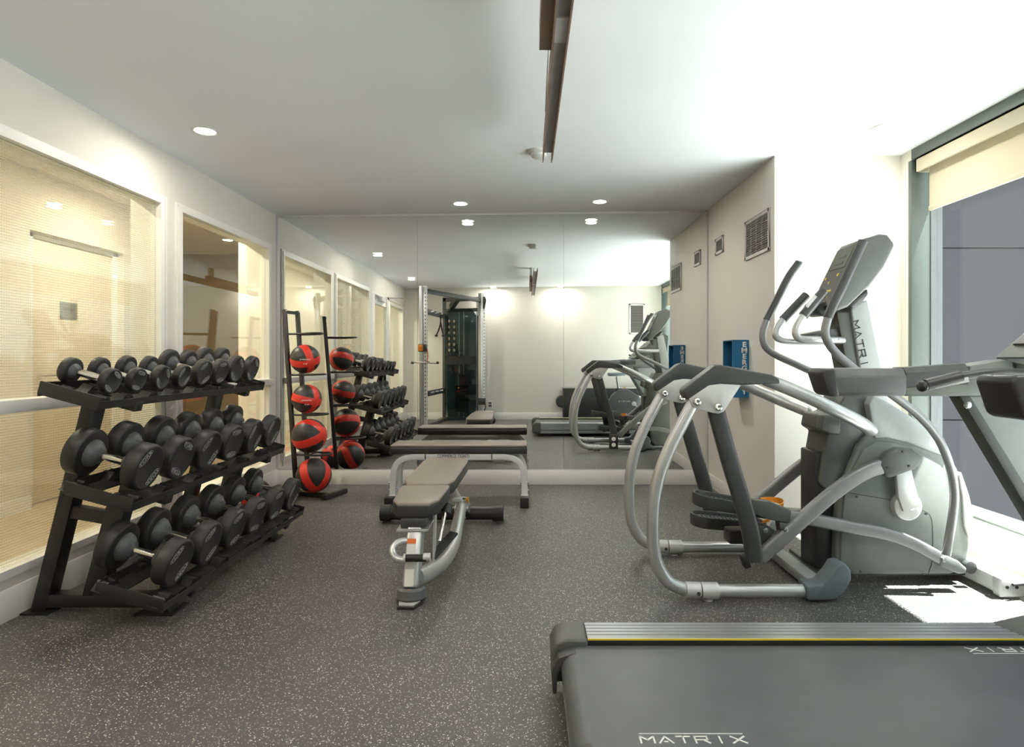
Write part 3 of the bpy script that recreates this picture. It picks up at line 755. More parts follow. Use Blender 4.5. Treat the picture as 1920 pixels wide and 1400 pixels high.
ball((-2.04, 4.50, .112), .112, (R(35), R(10), R(20)), 'red and black medicine ball on the floor behind the dumbbell rack, seen in mirror')
ball((-2.03, 3.925, .112), .112, (R(75), R(10), R(20)), 'medicine ball on the floor peeping red between the bottom dumbbells')

# ------------------------------------------------------------------ flat bench
fb = thing('flat_bench', 'long flat taupe bench on a white frame in front of the mirror', 'bench', (-.53, 4.8, 0))
def pad(poly, z0, z1, name, parent, tilt=None):
    """upholstered pad: taupe top, dark sides"""
    c = MB(); c.extr(poly, 'z', z0, z1-.012); o1 = c.build('pad_side', 'vinyl_side', parent, bevel=.010, bseg=3)
    c = MB(); c.extr(poly, 'z', z1-.012, z1); o2 = c.build(name, 'vinyl_taupe', parent, bevel=.006, bseg=3)
    return o1, o2
x0, x1, y0, y1 = -1.065, .006, 4.655, 4.935
MB().box(x0, x1, y0, y1, .388, .445).build('pad_side', 'vinyl_side', fb, bevel=.012, bseg=3)
MB().box(x0+.003, x1-.003, y0+.003, y1-.003, .440, .460).build('seat_pad', 'vinyl_taupe', fb, bevel=.010, bseg=3)
leg = [(-1.045, 4.795, .03), (-1.045, 4.795, .12), (-1.035, 4.795, .26), (-.99, 4.795, .335), (-.90, 4.795, .364), (-.78, 4.795, .366)]
mb = MB(); prof = [(-.028, -.036), (.028, -.036), (.028, .036), (-.028, .036)]
for side in (1, -1):
    L_ = [(p[0] if side == 1 else -1.06-p[0]+.0, 4.795, p[2]) for p in leg]
    for yy in (4.69, 4.90):
        q = MB(); q.sweep(spline([(a, yy, c) for a, b, c in L_], 5), [(-.024, -.03), (.024, -.03), (.024, .03), (-.024, .03)], up=(0, 1, 0)); q.build('leg', 'white_metal', fb, bevel=.006)
    xx = -1.045 if side == 1 else -.015
    MB().box(xx-.028, xx+.028, 4.60, 5.0, .02, .07).build('foot_bar', 'white_metal', fb, bevel=.005)
    for a, b in ((4.52, 4.602), (4.998, 5.05)): MB().box(xx-.033, xx+.033, a, b, .0, .078).build('foot_cap', 'plastic_black', fb, bevel=.005)
    for zz in (.10, .16): MB().cyl((xx-.035, 4.69, zz), (xx+.035, 4.69, zz), .009, 10).build('bolt', 'chrome_bolt', fb)
for yy in (4.69, 4.90): MB().box(-.80, -.26, yy-.03, yy+.03, .34, .39).build('frame_rail', 'white_metal', fb, bevel=.006)
MB().box(-.56, -.50, 4.69, 4.90, .345, .385).build('cross_member', 'white_metal', fb)
text('lettering', 'COMMERCE TIGHTS', .036, 'black_print', fb, (-.57, 4.659, .373), (1, 0, 0), (0, 0, 1), .0006, wide=.78)

# ------------------------------------------------------------------ adjustable bench
ab = thing('adjustable_bench', 'silver adjustable bench with split taupe pads pointing at the mirror', 'bench', (-.53, 3.4, 0))
AX = -.54
def loft(mb, A, B):
    n = len(A); mb.add(A+B, [tuple(range(n)), tuple(reversed(range(n, 2*n)))]+[(i, n+i, n+(i+1) % n, (i+1) % n) for i in range(n)])
seat = [(-.618, 2.86), (-.466, 2.86), (-.428, 2.93), (-.408, 3.19), (-.412, 3.21), (-.668, 3.21), (-.672, 3.19), (-.655, 2.93)]
def zs_(y): return .443+(y-2.86)*.04
mb = MB(); loft(mb, [(x, y, zs_(y)-.075) for x, y in seat], [(x, y, zs_(y)-.006) for x, y in seat]); mb.build('seat_side', 'vinyl_side', ab, bevel=.014, bseg=3)
mb = MB(); loft(mb, [(x*.985-.008, y, zs_(y)-.02) for x, y in seat], [(x*.985-.008, y, zs_(y)) for x, y in seat]); mb.build('seat_pad', 'vinyl_taupe', ab, bevel=.009, bseg=3)
back = [(-.648, 3.235), (-.428, 3.235), (-.40, 3.34), (-.386, 3.95), (-.40, 4.09), (-.665, 4.09), (-.69, 3.95), (-.682, 3.34)]
mb = MB(); loft(mb, [(x, y, .385) for x, y in back], [(x, y, .450) for x, y in back]); mb.build('backrest_side', 'vinyl_side', ab, bevel=.014, bseg=3)
mb = MB(); loft(mb, [(x*.985-.008, y, .44) for x, y in back], [(x*.985-.008, y, .457) for x, y in back]); mb.build('backrest_pad', 'vinyl_taupe', ab, bevel=.009, bseg=3)
MB().box(AX-.05, AX+.05, 3.3, 3.95, .36, .386).build('backrest_bracket', 'silver_paint', ab)
# front post leaning back from the near foot
mb = MB(); mb.sweep([(AX+.0, 2.80, .06), (AX+.005, 2.90, .322)], [(-.037, -.05), (.037, -.05), (.037, .05), (-.037, .05)], up=(0, 1, 0)); mb.build('front_post', 'silver_paint', ab, bevel=.014, bseg=3)
MB().box(AX-.078, AX+.072, 2.835, 3.12, .312, .324).build('seat_bracket', 'silver_paint', ab, bevel=.004)
MB().box(AX-.062, AX+.058, 2.85, 3.10, .324, .372).build('seat_carriage', 'charcoal', ab, bevel=.008)
MB().lathe([(0, 0), (0, .062), (.008, .070), (.045, .066), (.055, .055), (.055, 0)], (AX, 2.80, .012), (0, .1, 1), 28).build('foot_boot', 'grey_rubber', ab)
MB().extr([(AX-.045, 2.70), (AX+.03, 2.695), (AX+.06, 2.76), (AX+.05, 2.83), (AX-.05, 2.83), (AX-.06, 2.76)], 'z', .0, .012).build('foot_pad', 'plastic_black', ab)
MB().extr([(AX-.040, 2.715), (AX+.025, 2.71), (AX+.05, 2.765), (AX+.045, 2.80), (AX-.045, 2.80), (AX-.05, 2.765)], 'z', .012, .018).build('foot_plate', 'silver_plate', ab)
# curved side handle and roller grip
p = lambda a, b, Y: tuple(px(a, b, Y))
MB().tube([p(770, 1012, 2.85), p(748, 1016, 2.82), p(736, 1030, 2.80), p(742, 1045, 2.78), p(758, 1050, 2.77)], .016, 14, up=(0, 1, 0)).build('carry_handle', 'silver_paint', ab)
MB().cyl(p(760, 1046, 2.73), p(800, 1046, 2.73), .017, 18).build('roller_grip', 'plastic_black', ab)
MB().cyl(p(757, 1046, 2.73), p(761, 1046, 2.73), .020, 18).cyl(p(794, 1044, 2.73), p(807, 1044, 2.73), .018, 18).build('grip_end', 'silver_plate', ab)
# stickers follow the leaning post face
def post_pt(x, z): y = 2.80+(z-.06)*(.10/.262)-.0555; return Vector((AX+x, y, z))
for zt, zb_, m_, nm in ((.283, .262, 'orange_sticker', 'warning_strip'), (.258, .20, 'paper_white', 'warning_label'), (.155, .085, 'paper_white', 'instruction_label')):
    A, B = post_pt(-.003, zb_), post_pt(-.003, zt); MB().bar(A, B, .042, .002, (0, -1, .34)).build(nm, m_, ab)
A, B = post_pt(0, .045), post_pt(0, .075)
MB().bar(A, B, .018, .002, (0, -1, .34)).build('maker_mark', 'rust_steel', ab)
# main curved spine, from the post foot sweeping right and back
MB().tube([(AX+.02, 2.84, .095), (-.49, 2.94, .08), (-.435, 3.1, .080), (-.405, 3.3, .108), (-.412, 3.6, .146), (-.425, 3.95, .172), (-.43, 4.12, .14)], .036, 18, up=(0, 0, 1), ry=.042).build('curved_spine', 'silver_paint', ab)
MB().tube([(AX-.02, 2.84, .10), (-.58, 2.95, .13), (-.60, 3.1, .19)], .016, 12).build('side_strut', 'silver_paint', ab)
MB().tube([(-.60, 3.1, .19), (-.62, 3.16, .30), (-.60, 3.2, .37)], .012, 10).build('side_rod', 'chrome', ab)
# ladder adjuster, spring and black hinge block
MB().extr([(2.98, .09), (3.03, .09), (3.08, .37), (3.02, .37)], 'x', -.470, -.460).build('ladder_plate', 'silver_plate', ab)
MB().cyl((-.445, 3.06, .20), (-.425, 3.14, .34), .011, 12).build('spring_rod', 'chrome', ab)
MB().cyl((-.425, 3.14, .32), (-.42, 3.17, .36), .028, 16).build('pivot_block', 'plastic_black', ab)
MB().bar((-.475, 3.0, .135), (-.38, 3.14, .22), .05, .012).build('gusset', 'charcoal', ab)
# pop pin with yellow knob
MB().box(-.48, -.415, 3.86, 3.92, .205, .228).build('pin_bracket', 'silver_plate', ab, bevel=.004)
MB().cyl((-.42, 3.89, .216), (-.395, 3.89, .216), .012, 12).build('pin', 'chrome', ab)
MB().lathe([(0, 0), (0, .012), (.010, .010), (.016, .018), (.024, .022), (.026, 0)], (-.400, 3.89, .216), (1, 0, 0), 20).build('pin_knob', 'yellow_knob', ab)
# rear T foot
MB().bar((-.43, 4.00, .165), (-.43, 4.16, .085), .08, .08).build('rear_bracket', 'silver_paint', ab, bevel=.012)
MB().box(-.50, -.405, 4.11, 4.20, .03, .115).build('socket_housing', 'silver_plate', ab, bevel=.015, bseg=3)
MB().cyl((-.94, 4.155, .062), (-.235, 4.155, .062), .048, 24).build('rear_roller', 'plastic_black', ab)
for a_, b_ in ((-.235, -.16), (-1.01, -.94)): MB().cyl((a_, 4.155, .062), (b_, 4.155, .062), .056, 24).build('roller_cap', 'rubber_black', ab)
MB().bar((-.53, 3.95, .36), (-.445, 3.93, .20), .04, .06, (0, 1, 0)).build('backrest_strut', 'silver_paint', ab, bevel=.006)

# ------------------------------------------------------------------ elliptical trainer
el = thing('elliptical_trainer', 'silver and grey elliptical trainer beside the window, facing it', 'elliptical trainer', (1.4, 3.135, 0))
YNr, YFr = 2.81, 3.46
def ex(poly, Y, y0, y1, name, m, bevel=.004, bseg=2):
    """side outline read at depth Y, given real thickness y0..y1"""
    mb = MB(); mb.extr(pxz(poly, Y), 'y', y0, y1); return mb.build(name, m, el, bevel=bevel, bseg=bseg)
def at(pts, Y, Yput=None):
    out = []
    for a, b in pts:
        v = px(a, b, Y); out.append((v.x, Yput if Yput is not None else Y, v.z))
    return out
arm_px = [(1300, 755), (1281, 790), (1258, 835), (1238, 885), (1227, 935), (1224, 985), (1226, 1030), (1236, 1065), (1256, 1092), (1285, 1105)]
for Y in (YNr, YFr):
    near = Y == YNr
    MB().tube(at(arm_px, YNr, Y), .030, 20).build('rear_frame_tube', 'silver_paint', el)
    a, b = at([(1285, 1105), (1312, 1106)], YNr, Y); MB().cyl(a, b, .037, 24).build('clamp_collar', 'silver_plate', el)
    a, b = at([(1314, 1107), (1345, 1107)], YNr, Y); MB().cyl(a, b, .039, 24).build('clamp_collar', 'silver_plate', el)
    a, b = at([(1340, 1107), (1520, 1107)], YNr, Y); MB().cyl(a, b, .030, 24).build('base_tube', 'silver_paint', el)
    a = at([(1328, 1110)], YNr, Y)[0]; MB().lathe([(0, 0), (0, .022), (.006, .022), (.01, .011), (.05, .011)], (a[0], Y, 0.0), (0, 0, 1), 16).build('levelling_foot', 'silver_plate', el)
    a = at([(1306, 1107)], YNr, Y)[0]; MB().cyl((a[0], Y-.034, a[2]), (a[0], Y-.040, a[2]), .009, 12).build('bolt', 'charcoal', el)
    # arm cover, its light plate, the bolts, the swing arm
    cov = [(1277, 736), (1279, 728), (1336, 684), (1344, 683), (1440, 701), (1454, 709), (1456, 718), (1383, 721), (1345, 719), (1324, 722), (1290, 745), (1283, 748)]
    mb = MB(); mb.extr(pxz(cov, YNr), 'y', Y-.045, Y+.045); mb.build('arm_cover', 'charcoal', el, bevel=.008, bseg=3)
    pl = [(1287, 745), (1326, 720), (1345, 716), (1386, 718), (1366, 748), (1352, 770), (1343, 774), (1330, 772), (1304, 765), (1293, 760)]
    mb = MB(); mb.extr(pxz(pl, YNr), 'y', Y-.040, Y-.030); mb.build('side_plate', 'silver_plate', el, bevel=.003)
    mb = MB(); mb.extr(pxz(pl, YNr), 'y', Y+.030, Y+.040); mb.build('side_plate', 'silver_plate', el, bevel=.003)
    for c in ((1302, 752), (1341, 762)):
        a = at([c], YNr, Y)[0]; MB().lathe([(-.046, 0), (-.054, .010), (-.052, .017), (-.040, .022), (.040, .022), (.052, .017), (.054, 0)], a, (0, 1, 0), 20).build('pivot_bolt', 'chrome_bolt', el)
    sw = at([(1342, 768), (1356, 820), (1373, 880), (1390, 935), (1404, 985), (1412, 1030), (1413, 1052)], YNr, Y)
    n_ = 8; prof = [(.040*math.copysign(abs(math.cos(t))**.6, math.cos(t)), .024*math.copysign(abs(math.sin(t))**.6, math.sin(t))) for t in [2*PI*i/20 for i in range(20)]]
    mb = MB(); mb.sweep(spline(sw, 5), prof, up=(0, 1, 0)); mb.build('swing_arm', 'charcoal', el)
    a = at([(1394, 1040), (1400, 1062)], YNr, Y); MB().bar(a[0], a[1], .05, .03, (1, 0, 0)).build('arm_end_clip', 'plastic_black', el, bevel=.004)
    # silver guide tube from the cover to the shroud
    g = at([(1436, 711), (1490, 733), (1560, 765), (1620, 793), (1655, 811)], YNr, Y) if near else at([(1436, 711), (1490, 733), (1560, 765), (1610, 789)], YNr, Y)
    g[-1] = (g[-1][0], Y+(.10 if near else -.12), g[-1][2]); g[-2] = (g[-2][0], Y+(.03 if near else -.04), g[-2][2])
    q_ = MB(); q_.tube(g, .031, 20); q_.ell(g[-1], .032, .032, .031, 18, 12); q_.build('guide_tube', 'silver_paint', el)
# near boot and crosswise base
for Y in (YNr, YFr):
    bt = [(1506, 1093), (1535, 1091), (1552, 1072), (1563, 1054), (1578, 1051), (1589, 1064), (1590, 1082), (1576, 1108), (1556, 1121), (1508, 1121)]
    mb = MB(); mb.extr(pxz(bt, 2.80), 'y', Y-.045, Y+.055); mb.build('corner_boot', 'slate_blue', el, bevel=.012, bseg=3)
MB().box(1.37, 1.45, 2.87, 3.40, .015, .062).build('rear_crossbar', 'sage_light', el, bevel=.006)
MB().box(1.45, 1.58, 2.95, 3.36, .01, .045).build('base_plate', 'sage_plastic', el, bevel=.004)
MB().bar((1.50, 2.90, .05), (1.50, 3.38, .05), .03, .02).build('base_ridge', 'dark_sage', el, bevel=.003)
MB().box(1.6, 2.28, 3.05, 3.22, .03, .10).build('base_spine', 'charcoal', el)
# flywheel housing
HN = 3.0
body = [(1590, 1080), (1568, 1054), (1571, 974), (1577, 911), (1591, 883), (1611, 834), (1631, 812), (1634, 780), (1700, 777), (1725, 795), (1763, 830), (1778, 848), (1797, 880), (1811, 923), (1818, 957), (1819, 1000), (1818, 1037), (1815, 1058), (1806, 1068), (1783, 1077)]
ex(body, HN, 3.0, 3.27, 'housing', 'sage_plastic', .016, 3)
ex([(1643, 826), (1672, 828), (1700, 837), (1740, 853), (1766, 872), (1778, 929), (1774, 986), (1753, 1071), (1596, 1076), (1574, 1050), (1577, 974), (1583, 915), (1596, 880), (1618, 840)], HN, 2.988, 3.01, 'side_cover', 'sage_plastic', .006)
ex([(1626, 757), (1636, 740), (1664, 754), (1700, 776), (1727, 797), (1768, 838), (1779, 852), (1764, 854), (1740, 845), (1700, 829), (1660, 820), (1638, 822)], HN, 2.985, 3.285, 'upper_shroud', 'sage_light', .008, 3)
ex([(1800, 884), (1814, 925), (1822, 958), (1823, 1010), (1812, 1003), (1806, 985), (1803, 930), (1796, 893)], HN, 2.99, 3.28, 'front_trim', 'white_metal', .004)
ex([(1590, 742), (1628, 742), (1634, 757), (1636, 800), (1643, 826), (1611, 836), (1593, 883), (1580, 911), (1568, 930), (1546, 914), (1541, 906), (1549, 860), (1557, 816), (1541, 806), (1546, 779), (1572, 777)], HN, 3.03, 3.24, 'rear_shroud', 'dark_sage', .012, 3)
ex([(1541, 778), (1575, 776), (1572, 815), (1552, 812), (1537, 806)], HN, 2.985, 3.05, 'bottle_holder', 'dark_sage', .008, 3)
MB().box(1.475, 1.60, 3.05, 3.22, .06, .66).build('rear_panel', 'plastic_black', el, bevel=.01)
# thin panel seams on the side cover
def seam(pts, name='panel_seam'):
    q = [tuple(Vector(v)) for v in at(pts, 2.987)]
    mb = MB(); mb.tube(q, .0012, 6); return mb.build(name, 'black_print', el)
seam([(1594, 924), (1630, 930), (1676, 938)]); seam([(1728, 955), (1745, 968), (1749, 1000), (1748, 1050), (1741, 1075)])
for c in ((1613, 1071), (1732, 1075), (1606, 931), (1736, 963)):
    a = at([c], 2.987)[0]; MB().cyl((a[0], 2.984, a[2]), (a[0], 2.990, a[2]), .006, 10).build('screw', 'charcoal', el)
# crank
hub = at([(1701, 949)], 2.96)[0]
MB().lathe([(0, 0), (0, .058), (.006, .068), (.03, .070), (.045, .070)], (hub[0], 2.945, hub[2]), (0, 1, 0), 32).build('crank_hub', 'silver_plate', el)
MB().cyl((hub[0]+.01, 2.938, hub[2]), (hub[0]+.01, 2.948, hub[2]), .013, 14).build('hub_bolt', 'chrome_bolt', el)
cr = at([(1687, 868), (1702, 875), (1718, 945), (1693, 955), (1674, 880)], 2.95)
ex([(1674, 866), (1702, 866), (1722, 948), (1690, 958), (1680, 930)], 2.95, 2.930, 2.955, 'crank_arm', 'silver_plate', .006)
ex([(1639, 867), (1657, 847), (1677, 837), (1700, 839), (1717, 850), (1719, 864), (1705, 877), (1660, 893), (1650, 890)], 2.92, 2.875, 2.935, 'crank_cap', 'dark_sage', .014, 3)
for c in ((1691, 846), (1662, 876), (1703, 873)):
    a = at([c], 2.88)[0]; MB().cyl((a[0], 2.870, a[2]), (a[0], 2.878, a[2]), .005, 10).build('screw', 'black_print', el)
rect = lambda w_, h_: [(w_*math.copysign(abs(math.cos(t))**.45, math.cos(t)), h_*math.copysign(abs(math.sin(t))**.45, math.sin(t))) for t in [2*PI*i/20 for i in range(20)]]
def rarm(pts, Y, w_, h_, name, m, Yput=None):
    mb = MB(); mb.sweep(spline(at(pts, Y, Yput), 6), rect(w_, h_), up=(0, 1, 0)); return mb.build(name, m, el)
rarm([(1656, 874), (1630, 881), (1597, 899), (1560, 926), (1520, 960), (1475, 1000), (1424, 1046)], 2.90, .034, .022, 'link_arm', 'arm_grey')
rarm([(1656, 874), (1597, 899), (1520, 960), (1424, 1046)], 2.90, .034, .022, 'link_arm', 'arm_grey', 3.37)
rarm([(1478, 966), (1540, 977), (1600, 989), (1660, 1000), (1710, 1018), (1765, 1047)], 2.92, .030, .024, 'track_arm', 'arm_grey')
rarm([(1478, 1000), (1540, 1004), (1640, 1012), (1710, 1030), (1765, 1050)], 2.92, .028, .024, 'track_arm', 'arm_grey', 3.36)
ex([(1756, 1040), (1768, 1038), (1790, 1048), (1806, 1062), (1803, 1072), (1790, 1072), (1756, 1058)], 2.92, 2.892, 2.95, 'track_end_cap', 'sage_plastic', .008, 3)
a = at([(1769, 1050)], 2.89)[0]; MB().cyl((a[0], 2.883, a[2]), (a[0], 2.893, a[2]), .009, 12).build('bolt', 'chrome_bolt', el)
ex([(1400, 933), (1440, 938), (1486, 957), (1490, 980), (1440, 972), (1402, 958)], 2.93, 2.90, 2.95, 'pedal_rail', 'dark_sage', .006)
ex([(1395, 975), (1440, 985), (1450, 992), (1436, 1008), (1420, 1030), (1395, 1000)], 2.95, 2.92, 2.97, 'pedal_bracket', 'charcoal', .005)
ex([(1455, 975), (1482, 980), (1492, 990), (1470, 1003), (1458, 995)], 2.93, 2.89, 2.95, 'pivot_bracket', 'dark_sage', .006)
for c in ((1437, 995), (1470, 991)):
    a = at([c], 2.90)[0]; MB().lathe([(-.01, 0), (-.008, .012), (0, .014)], (a[0], 2.886 if c[0] > 1450 else 2.915, a[2]), (0, 1, 0), 14).build('bolt', 'chrome_bolt', el)
def pedal(xa, xb, yc, za, zb, wd, label):
    """foot plate: rim, ribbed tread, orange toe cup"""
    n = 14; out = []
    for i in range(n+1):
        t = PI/2+PI*i/n; out.append((xa+.075+math.cos(t)*.075, yc+math.sin(t)*wd))
    out += [(xb, yc-wd*.8), (xb, yc+wd*.8)]
    inn = [((x-(xa+xb)/2)*.93+(xa+xb)/2, yc+(y-yc)*.84) for x, y in out]
    Z = lambda x: za+(x-xa)/(xb-xa)*(zb-za)
    N = len(out)
    vs = [(x, y, Z(x)-.062) for x, y in out]+[(x, y, Z(x)) for x, y in out]+[(x, y, Z(x)) for x, y in inn]+[(x, y, Z(x)-.022) for x, y in inn]
    fs = [tuple(range(N))]
    for k in range(3): fs += [(k*N+i, k*N+(i+1) % N, (k+1)*N+(i+1) % N, (k+1)*N+i) for i in range(N)]
    fs.append(tuple(range(3*N, 4*N)))
    mb = MB(); mb.add(vs, fs); p_ = mb.build('pedal', 'charcoal', el, bevel=.004); 
    MB().add([(x, y, Z(x)-.021) for x, y in inn], [tuple(range(N))]).build('tread', 'slate_blue', p_)
    for i in range(14):
        x = xa+.03+i*(xb-xa-.08)/14
        hw = wd*.72 if i > 1 else wd*.5
        MB().bar((x, yc-hw, Z(x)-.019), (x, yc+hw, Z(x)-.019), .006, .006).build('tread_rib', 'charcoal', p_)
    # toe cup
    vs = []; n = 16; H = .05
    for i in range(n+1):
        t = -PI/2+PI*i/n
        for r_, z_ in ((1.0, .02), (1.05, H), (1.0, H), (.94, .02)):
            x = xb-.03+math.cos(t)*.075*r_; y = yc+math.sin(t)*wd*r_; vs.append((x, y, Z(x)-.01+z_*(0.45+.55*math.cos(t))))
    fs = []
    for i in range(n):
        for q in range(4): fs.append((i*4+q, i*4+(q+1) % 4, (i+1)*4+(q+1) % 4, (i+1)*4+q))
    MB().add(vs, fs).build('toe_cup', 'orange_plastic', p_)
pedal(.842, 1.25, 3.03, .462, .392, .085, '')
pedal(.892, 1.28, 3.25, .298, .262, .085, '')
MB().box(1.02, 1.19, 3.0, 3.1, .20, .27).build('damper_box', 'plastic_black', el, bevel=.012)
# mast
MS_ = 3.06
ex([(1567, 585), (1594, 585), (1620, 750), (1598, 750)], MS_, 3.05, 3.19, 'mast', 'dark_sage', .006)
ex([(1590, 574), (1622, 563), (1662, 757), (1618, 757)], MS_, 3.035, 3.20, 'mast_cover', 'sage_light', .008, 3)
o_ = px(1615, 656, 3.034); o_.y = 3.0335
xd = (px(1625, 700, 3.03)-px(1605, 610, 3.03)); xd.normalize(); up_ = Vector((-xd.z, 0, xd.x))
if up_.x < 0: up_ = -up_
logo(el, 'black_print', o_, xd, up_, .30, .034)
# console
side = [(1558, 577), (1566, 584), (1574, 582), (1592, 575), (1632, 537), (1660, 500), (1680, 460), (1678, 454), (1666, 438), (1650, 437), (1622, 446)]
ex(side, 2.97, 2.975, 3.215, 'console_shell', 'dark_sage', .014, 3)
ex([(1596, 572), (1632, 540), (1633, 551), (1622, 566), (1604, 577)], 2.98, 3.0, 3.19, 'console_neck', 'charcoal', .008)
ex([(1531, 566), (1560, 562), (1572, 578), (1566, 590), (1545, 592), (1532, 583)], 3.02, 3.04, 3.17, 'console_cup', 'plastic_black', .014, 3)
T = px(1622, 446, 2.97); B = px(1558, 577, 2.97); v = (T-B); Lc = v.length; v.normalize(); nn = Vector((-v.z, 0, v.x))
if nn.x > 0: nn = -nn
def cpart(u0, u1, v0, v1, h, name, m):
    """on the console face: u across (0 near .. 1 far), v up"""
    yA, yB = 2.975+.24*u0, 2.975+.24*u1
    A = B+v*(Lc*(v0+v1)/2)+nn*.002; mb = MB()
    mb.bar(Vector((A.x, yA, A.z)), Vector((A.x, yB, A.z)), Lc*(v1-v0), h, nn); return mb.build(name, m, el)
cpart(.08, .93, .03, .93, .008, 'console_face', 'console_face')
cpart(.2, .86, .60, .88, .014, 'display', 'lcd')
for a, b in ((.66, .70), (.76, .79)): cpart(.35, .65, a, b, .017, 'display_window', 'console_face')
for a, b, c, d, q in ((.3, .36, .48, .52, 'yellow_print'), (.55, .60, .38, .42, 'yellow_print'), (.8, .85, .46, .5, 'yellow_print'), (.75, .9, .12, .2, 'yellow_print'), (.35, .5, .17, .2, 'yellow_print'), (.6, .68, .16, .22, 'red_print'), (.3, .45, .05, .08, 'white_print'), (.3, .62, .25, .28, 'yellow_print')):
    cpart(a, b, c, d, .013, 'button', q)
# moving handlebars
hn = [(1618, 452), (1600, 492), (1578, 540), (1562, 572), (1552, 596), (1547, 622), (1553, 642), (1570, 664), (1600, 690), (1625, 707), (1681, 746), (1724, 780), (1760, 823), (1781, 874), (1789, 917), (1787, 960), (1774, 1040)]
N1 = at(hn, 2.87)
MB().tube(N1[4:], .0195, 16, n=4).build('swing_handle', 'arm_grey', el)
MB().tube(N1[:5], .022, 16, n=4).build('handle_grip', 'charcoal', el)
hf = [(1498, 492), (1478, 520), (1456, 563), (1437, 600), (1430, 625), (1434, 648), (1452, 664), (1490, 682), (1540, 705), (1588, 728)]
F1 = at(hf, 3.40)
MB().tube(F1[3:]+[(F1[-1][0]+.15, 3.40, F1[-1][2]-.10), (F1[-1][0]+.35, 3.40, .55), (F1[-1][0]+.38, 3.40, .2)], .0195, 16, n=4).build('swing_handle', 'arm_grey', el)
MB().tube(F1[:4], .021, 16, n=4, rad=None).build('handle_grip', 'charcoal', el)
MB().ell((F1[0][0], F1[0][1], F1[0][2]), .022, .02, .008, 12, 8).build('grip_end', 'charcoal', el)
# fixed handlebars
A = at([(1508, 590), (1494, 612), (1493, 628), (1504, 636), (1540, 637), (1592, 637)], 3.0)
A[-1] = (A[-1][0], 3.06, A[-1][2]); MB().tube(A, .0185, 16).build('fixed_handle', 'silver_paint', el)
A = at([(1470, 597), (1456, 616), (1455, 630), (1466, 637), (1500, 640), (1555, 640)], 3.27)
MB().tube(A, .0185, 16).build('fixed_handle', 'silver_paint', el)
A = at([(1545, 546), (1526, 568), (1506, 592)], 3.0); MB().tube(A, .024, 16).build('handle_grip', 'charcoal', el)
a, b = at([(1531, 557), (1514, 578)], 2.99, 2.978); MB().bar(Vector(a)+Vector((-.010, 0, .006)), Vector(b)+Vector((-.010, 0, .006)), .016, .006, (0, 1, 0)).build('pulse_contact', 'silver_plate', el)
A = at([(1512, 553), (1490, 576), (1468, 599)], 3.27); MB().tube(A, .023, 16).build('handle_grip', 'charcoal', el)
ex([(1508, 627), (1558, 617), (1582, 613), (1598, 622), (1596, 632), (1560, 632)], 3.05, 3.07, 3.20, 'accessory_tray', 'grey_rubber', .004)
MB().box(*[q for q in (1.40, 1.58)], 3.02, 3.06, 1.225, 1.235).build('tray_clip', 'charcoal', el)
# front stabiliser
MB().box(2.24, 2.345, 2.85, 3.46, .018, .098).build('front_stabiliser', 'white_metal', el, bevel=.008, bseg=3)
MB().box(2.232, 2.353, 2.815, 2.865, .008, .102).build('stabiliser_cap', 'silver_plate', el, bevel=.010, bseg=3)
MB().box(2.232, 2.353, 3.44, 3.49, .0, .102).build('stabiliser_cap', 'silver_plate', el, bevel=.010, bseg=3)
for x in (2.265, 2.31): MB().cyl((x, 2.812, .058), (x, 2.818, .058), .008, 12).build('cap_hole', 'black_print', el)
MB().tube([(2.28, 2.80, .075), (2.36, 2.81, .07), (2.38, 2.75, .03), (2.40, 2.5, .008), (2.41, 2.2, .008)], .006, 8, up=(0, 0, 1)).build('power_cord', 'plastic_black', el)
MB().lathe([(0, 0), (0, .03), (.03, .03), (.03, 0)], (2.20, 2.955, .10), (0, 1, 0), 20).build('transport_wheel', 'charcoal', el)

# ------------------------------------------------------------------ treadmill
tm = thing('treadmill', 'dark grey treadmill in the foreground with aluminium side rails', 'treadmill', (1.2, 1.741, 0))
def tprof(y0, y1, zt, inv):
    """rail section with four grooves along the top"""
    pr = [(y0, .10), (y0, zt)]; w_ = (y1-y0)
    for i in range(4):
        c = y0+w_*(.22+.19*i); pr += [(c-.0035, zt), (c-.0025, zt-.0035), (c+.0025, zt-.0035), (c+.0035, zt)]
    pr += [(y1-.006, zt), (y1, zt-.008), (y1, .10)]; return pr
for y0, y1, far in ((1.999, 2.125, True), (1.299, 1.425, False)):
    p_ = tprof(y0, y1, .20, 1)
    if not far: p_ = [(y0+y1-a, b) for a, b in p_]
    MB().extr(p_, 'x', .205, 1.80).build('side_rail', 'rail_alu', tm, ang=20)
    ys = (1.994, 1.999) if far else (1.425, 1.430)
    MB().box(.205, 1.75, ys[0], ys[1], .1955, .2005).build('yellow_line', 'yellow_print', tm)
    MB().box(.205, 1.75, ys[0], ys[1], .12, .1955).build('gap_strip', 'plastic_black', tm)
    # rear end cap
    ya, yb_ = (1.985, 2.13) if far else (1.294, 1.438)
    MB().extr([(.205, .202), (.13, .202), (.098, .188), (.083, .155), (.085, .06), (.205, .06)], 'y', ya, yb_).build('rear_cap', 'dark_sage', tm, bevel=.010, bseg=3)
    gy = (1.935, 1.99) if far else (1.430, 1.489)
    MB().extr([(.215, .178), (.15, .180), (.105, .165), (.08, .12), (.085, .05), (.098, .05), (.10, .11), (.125, .150), (.16, .168)], 'y', *gy).build('roller_guard', 'charcoal', tm, bevel=.002)
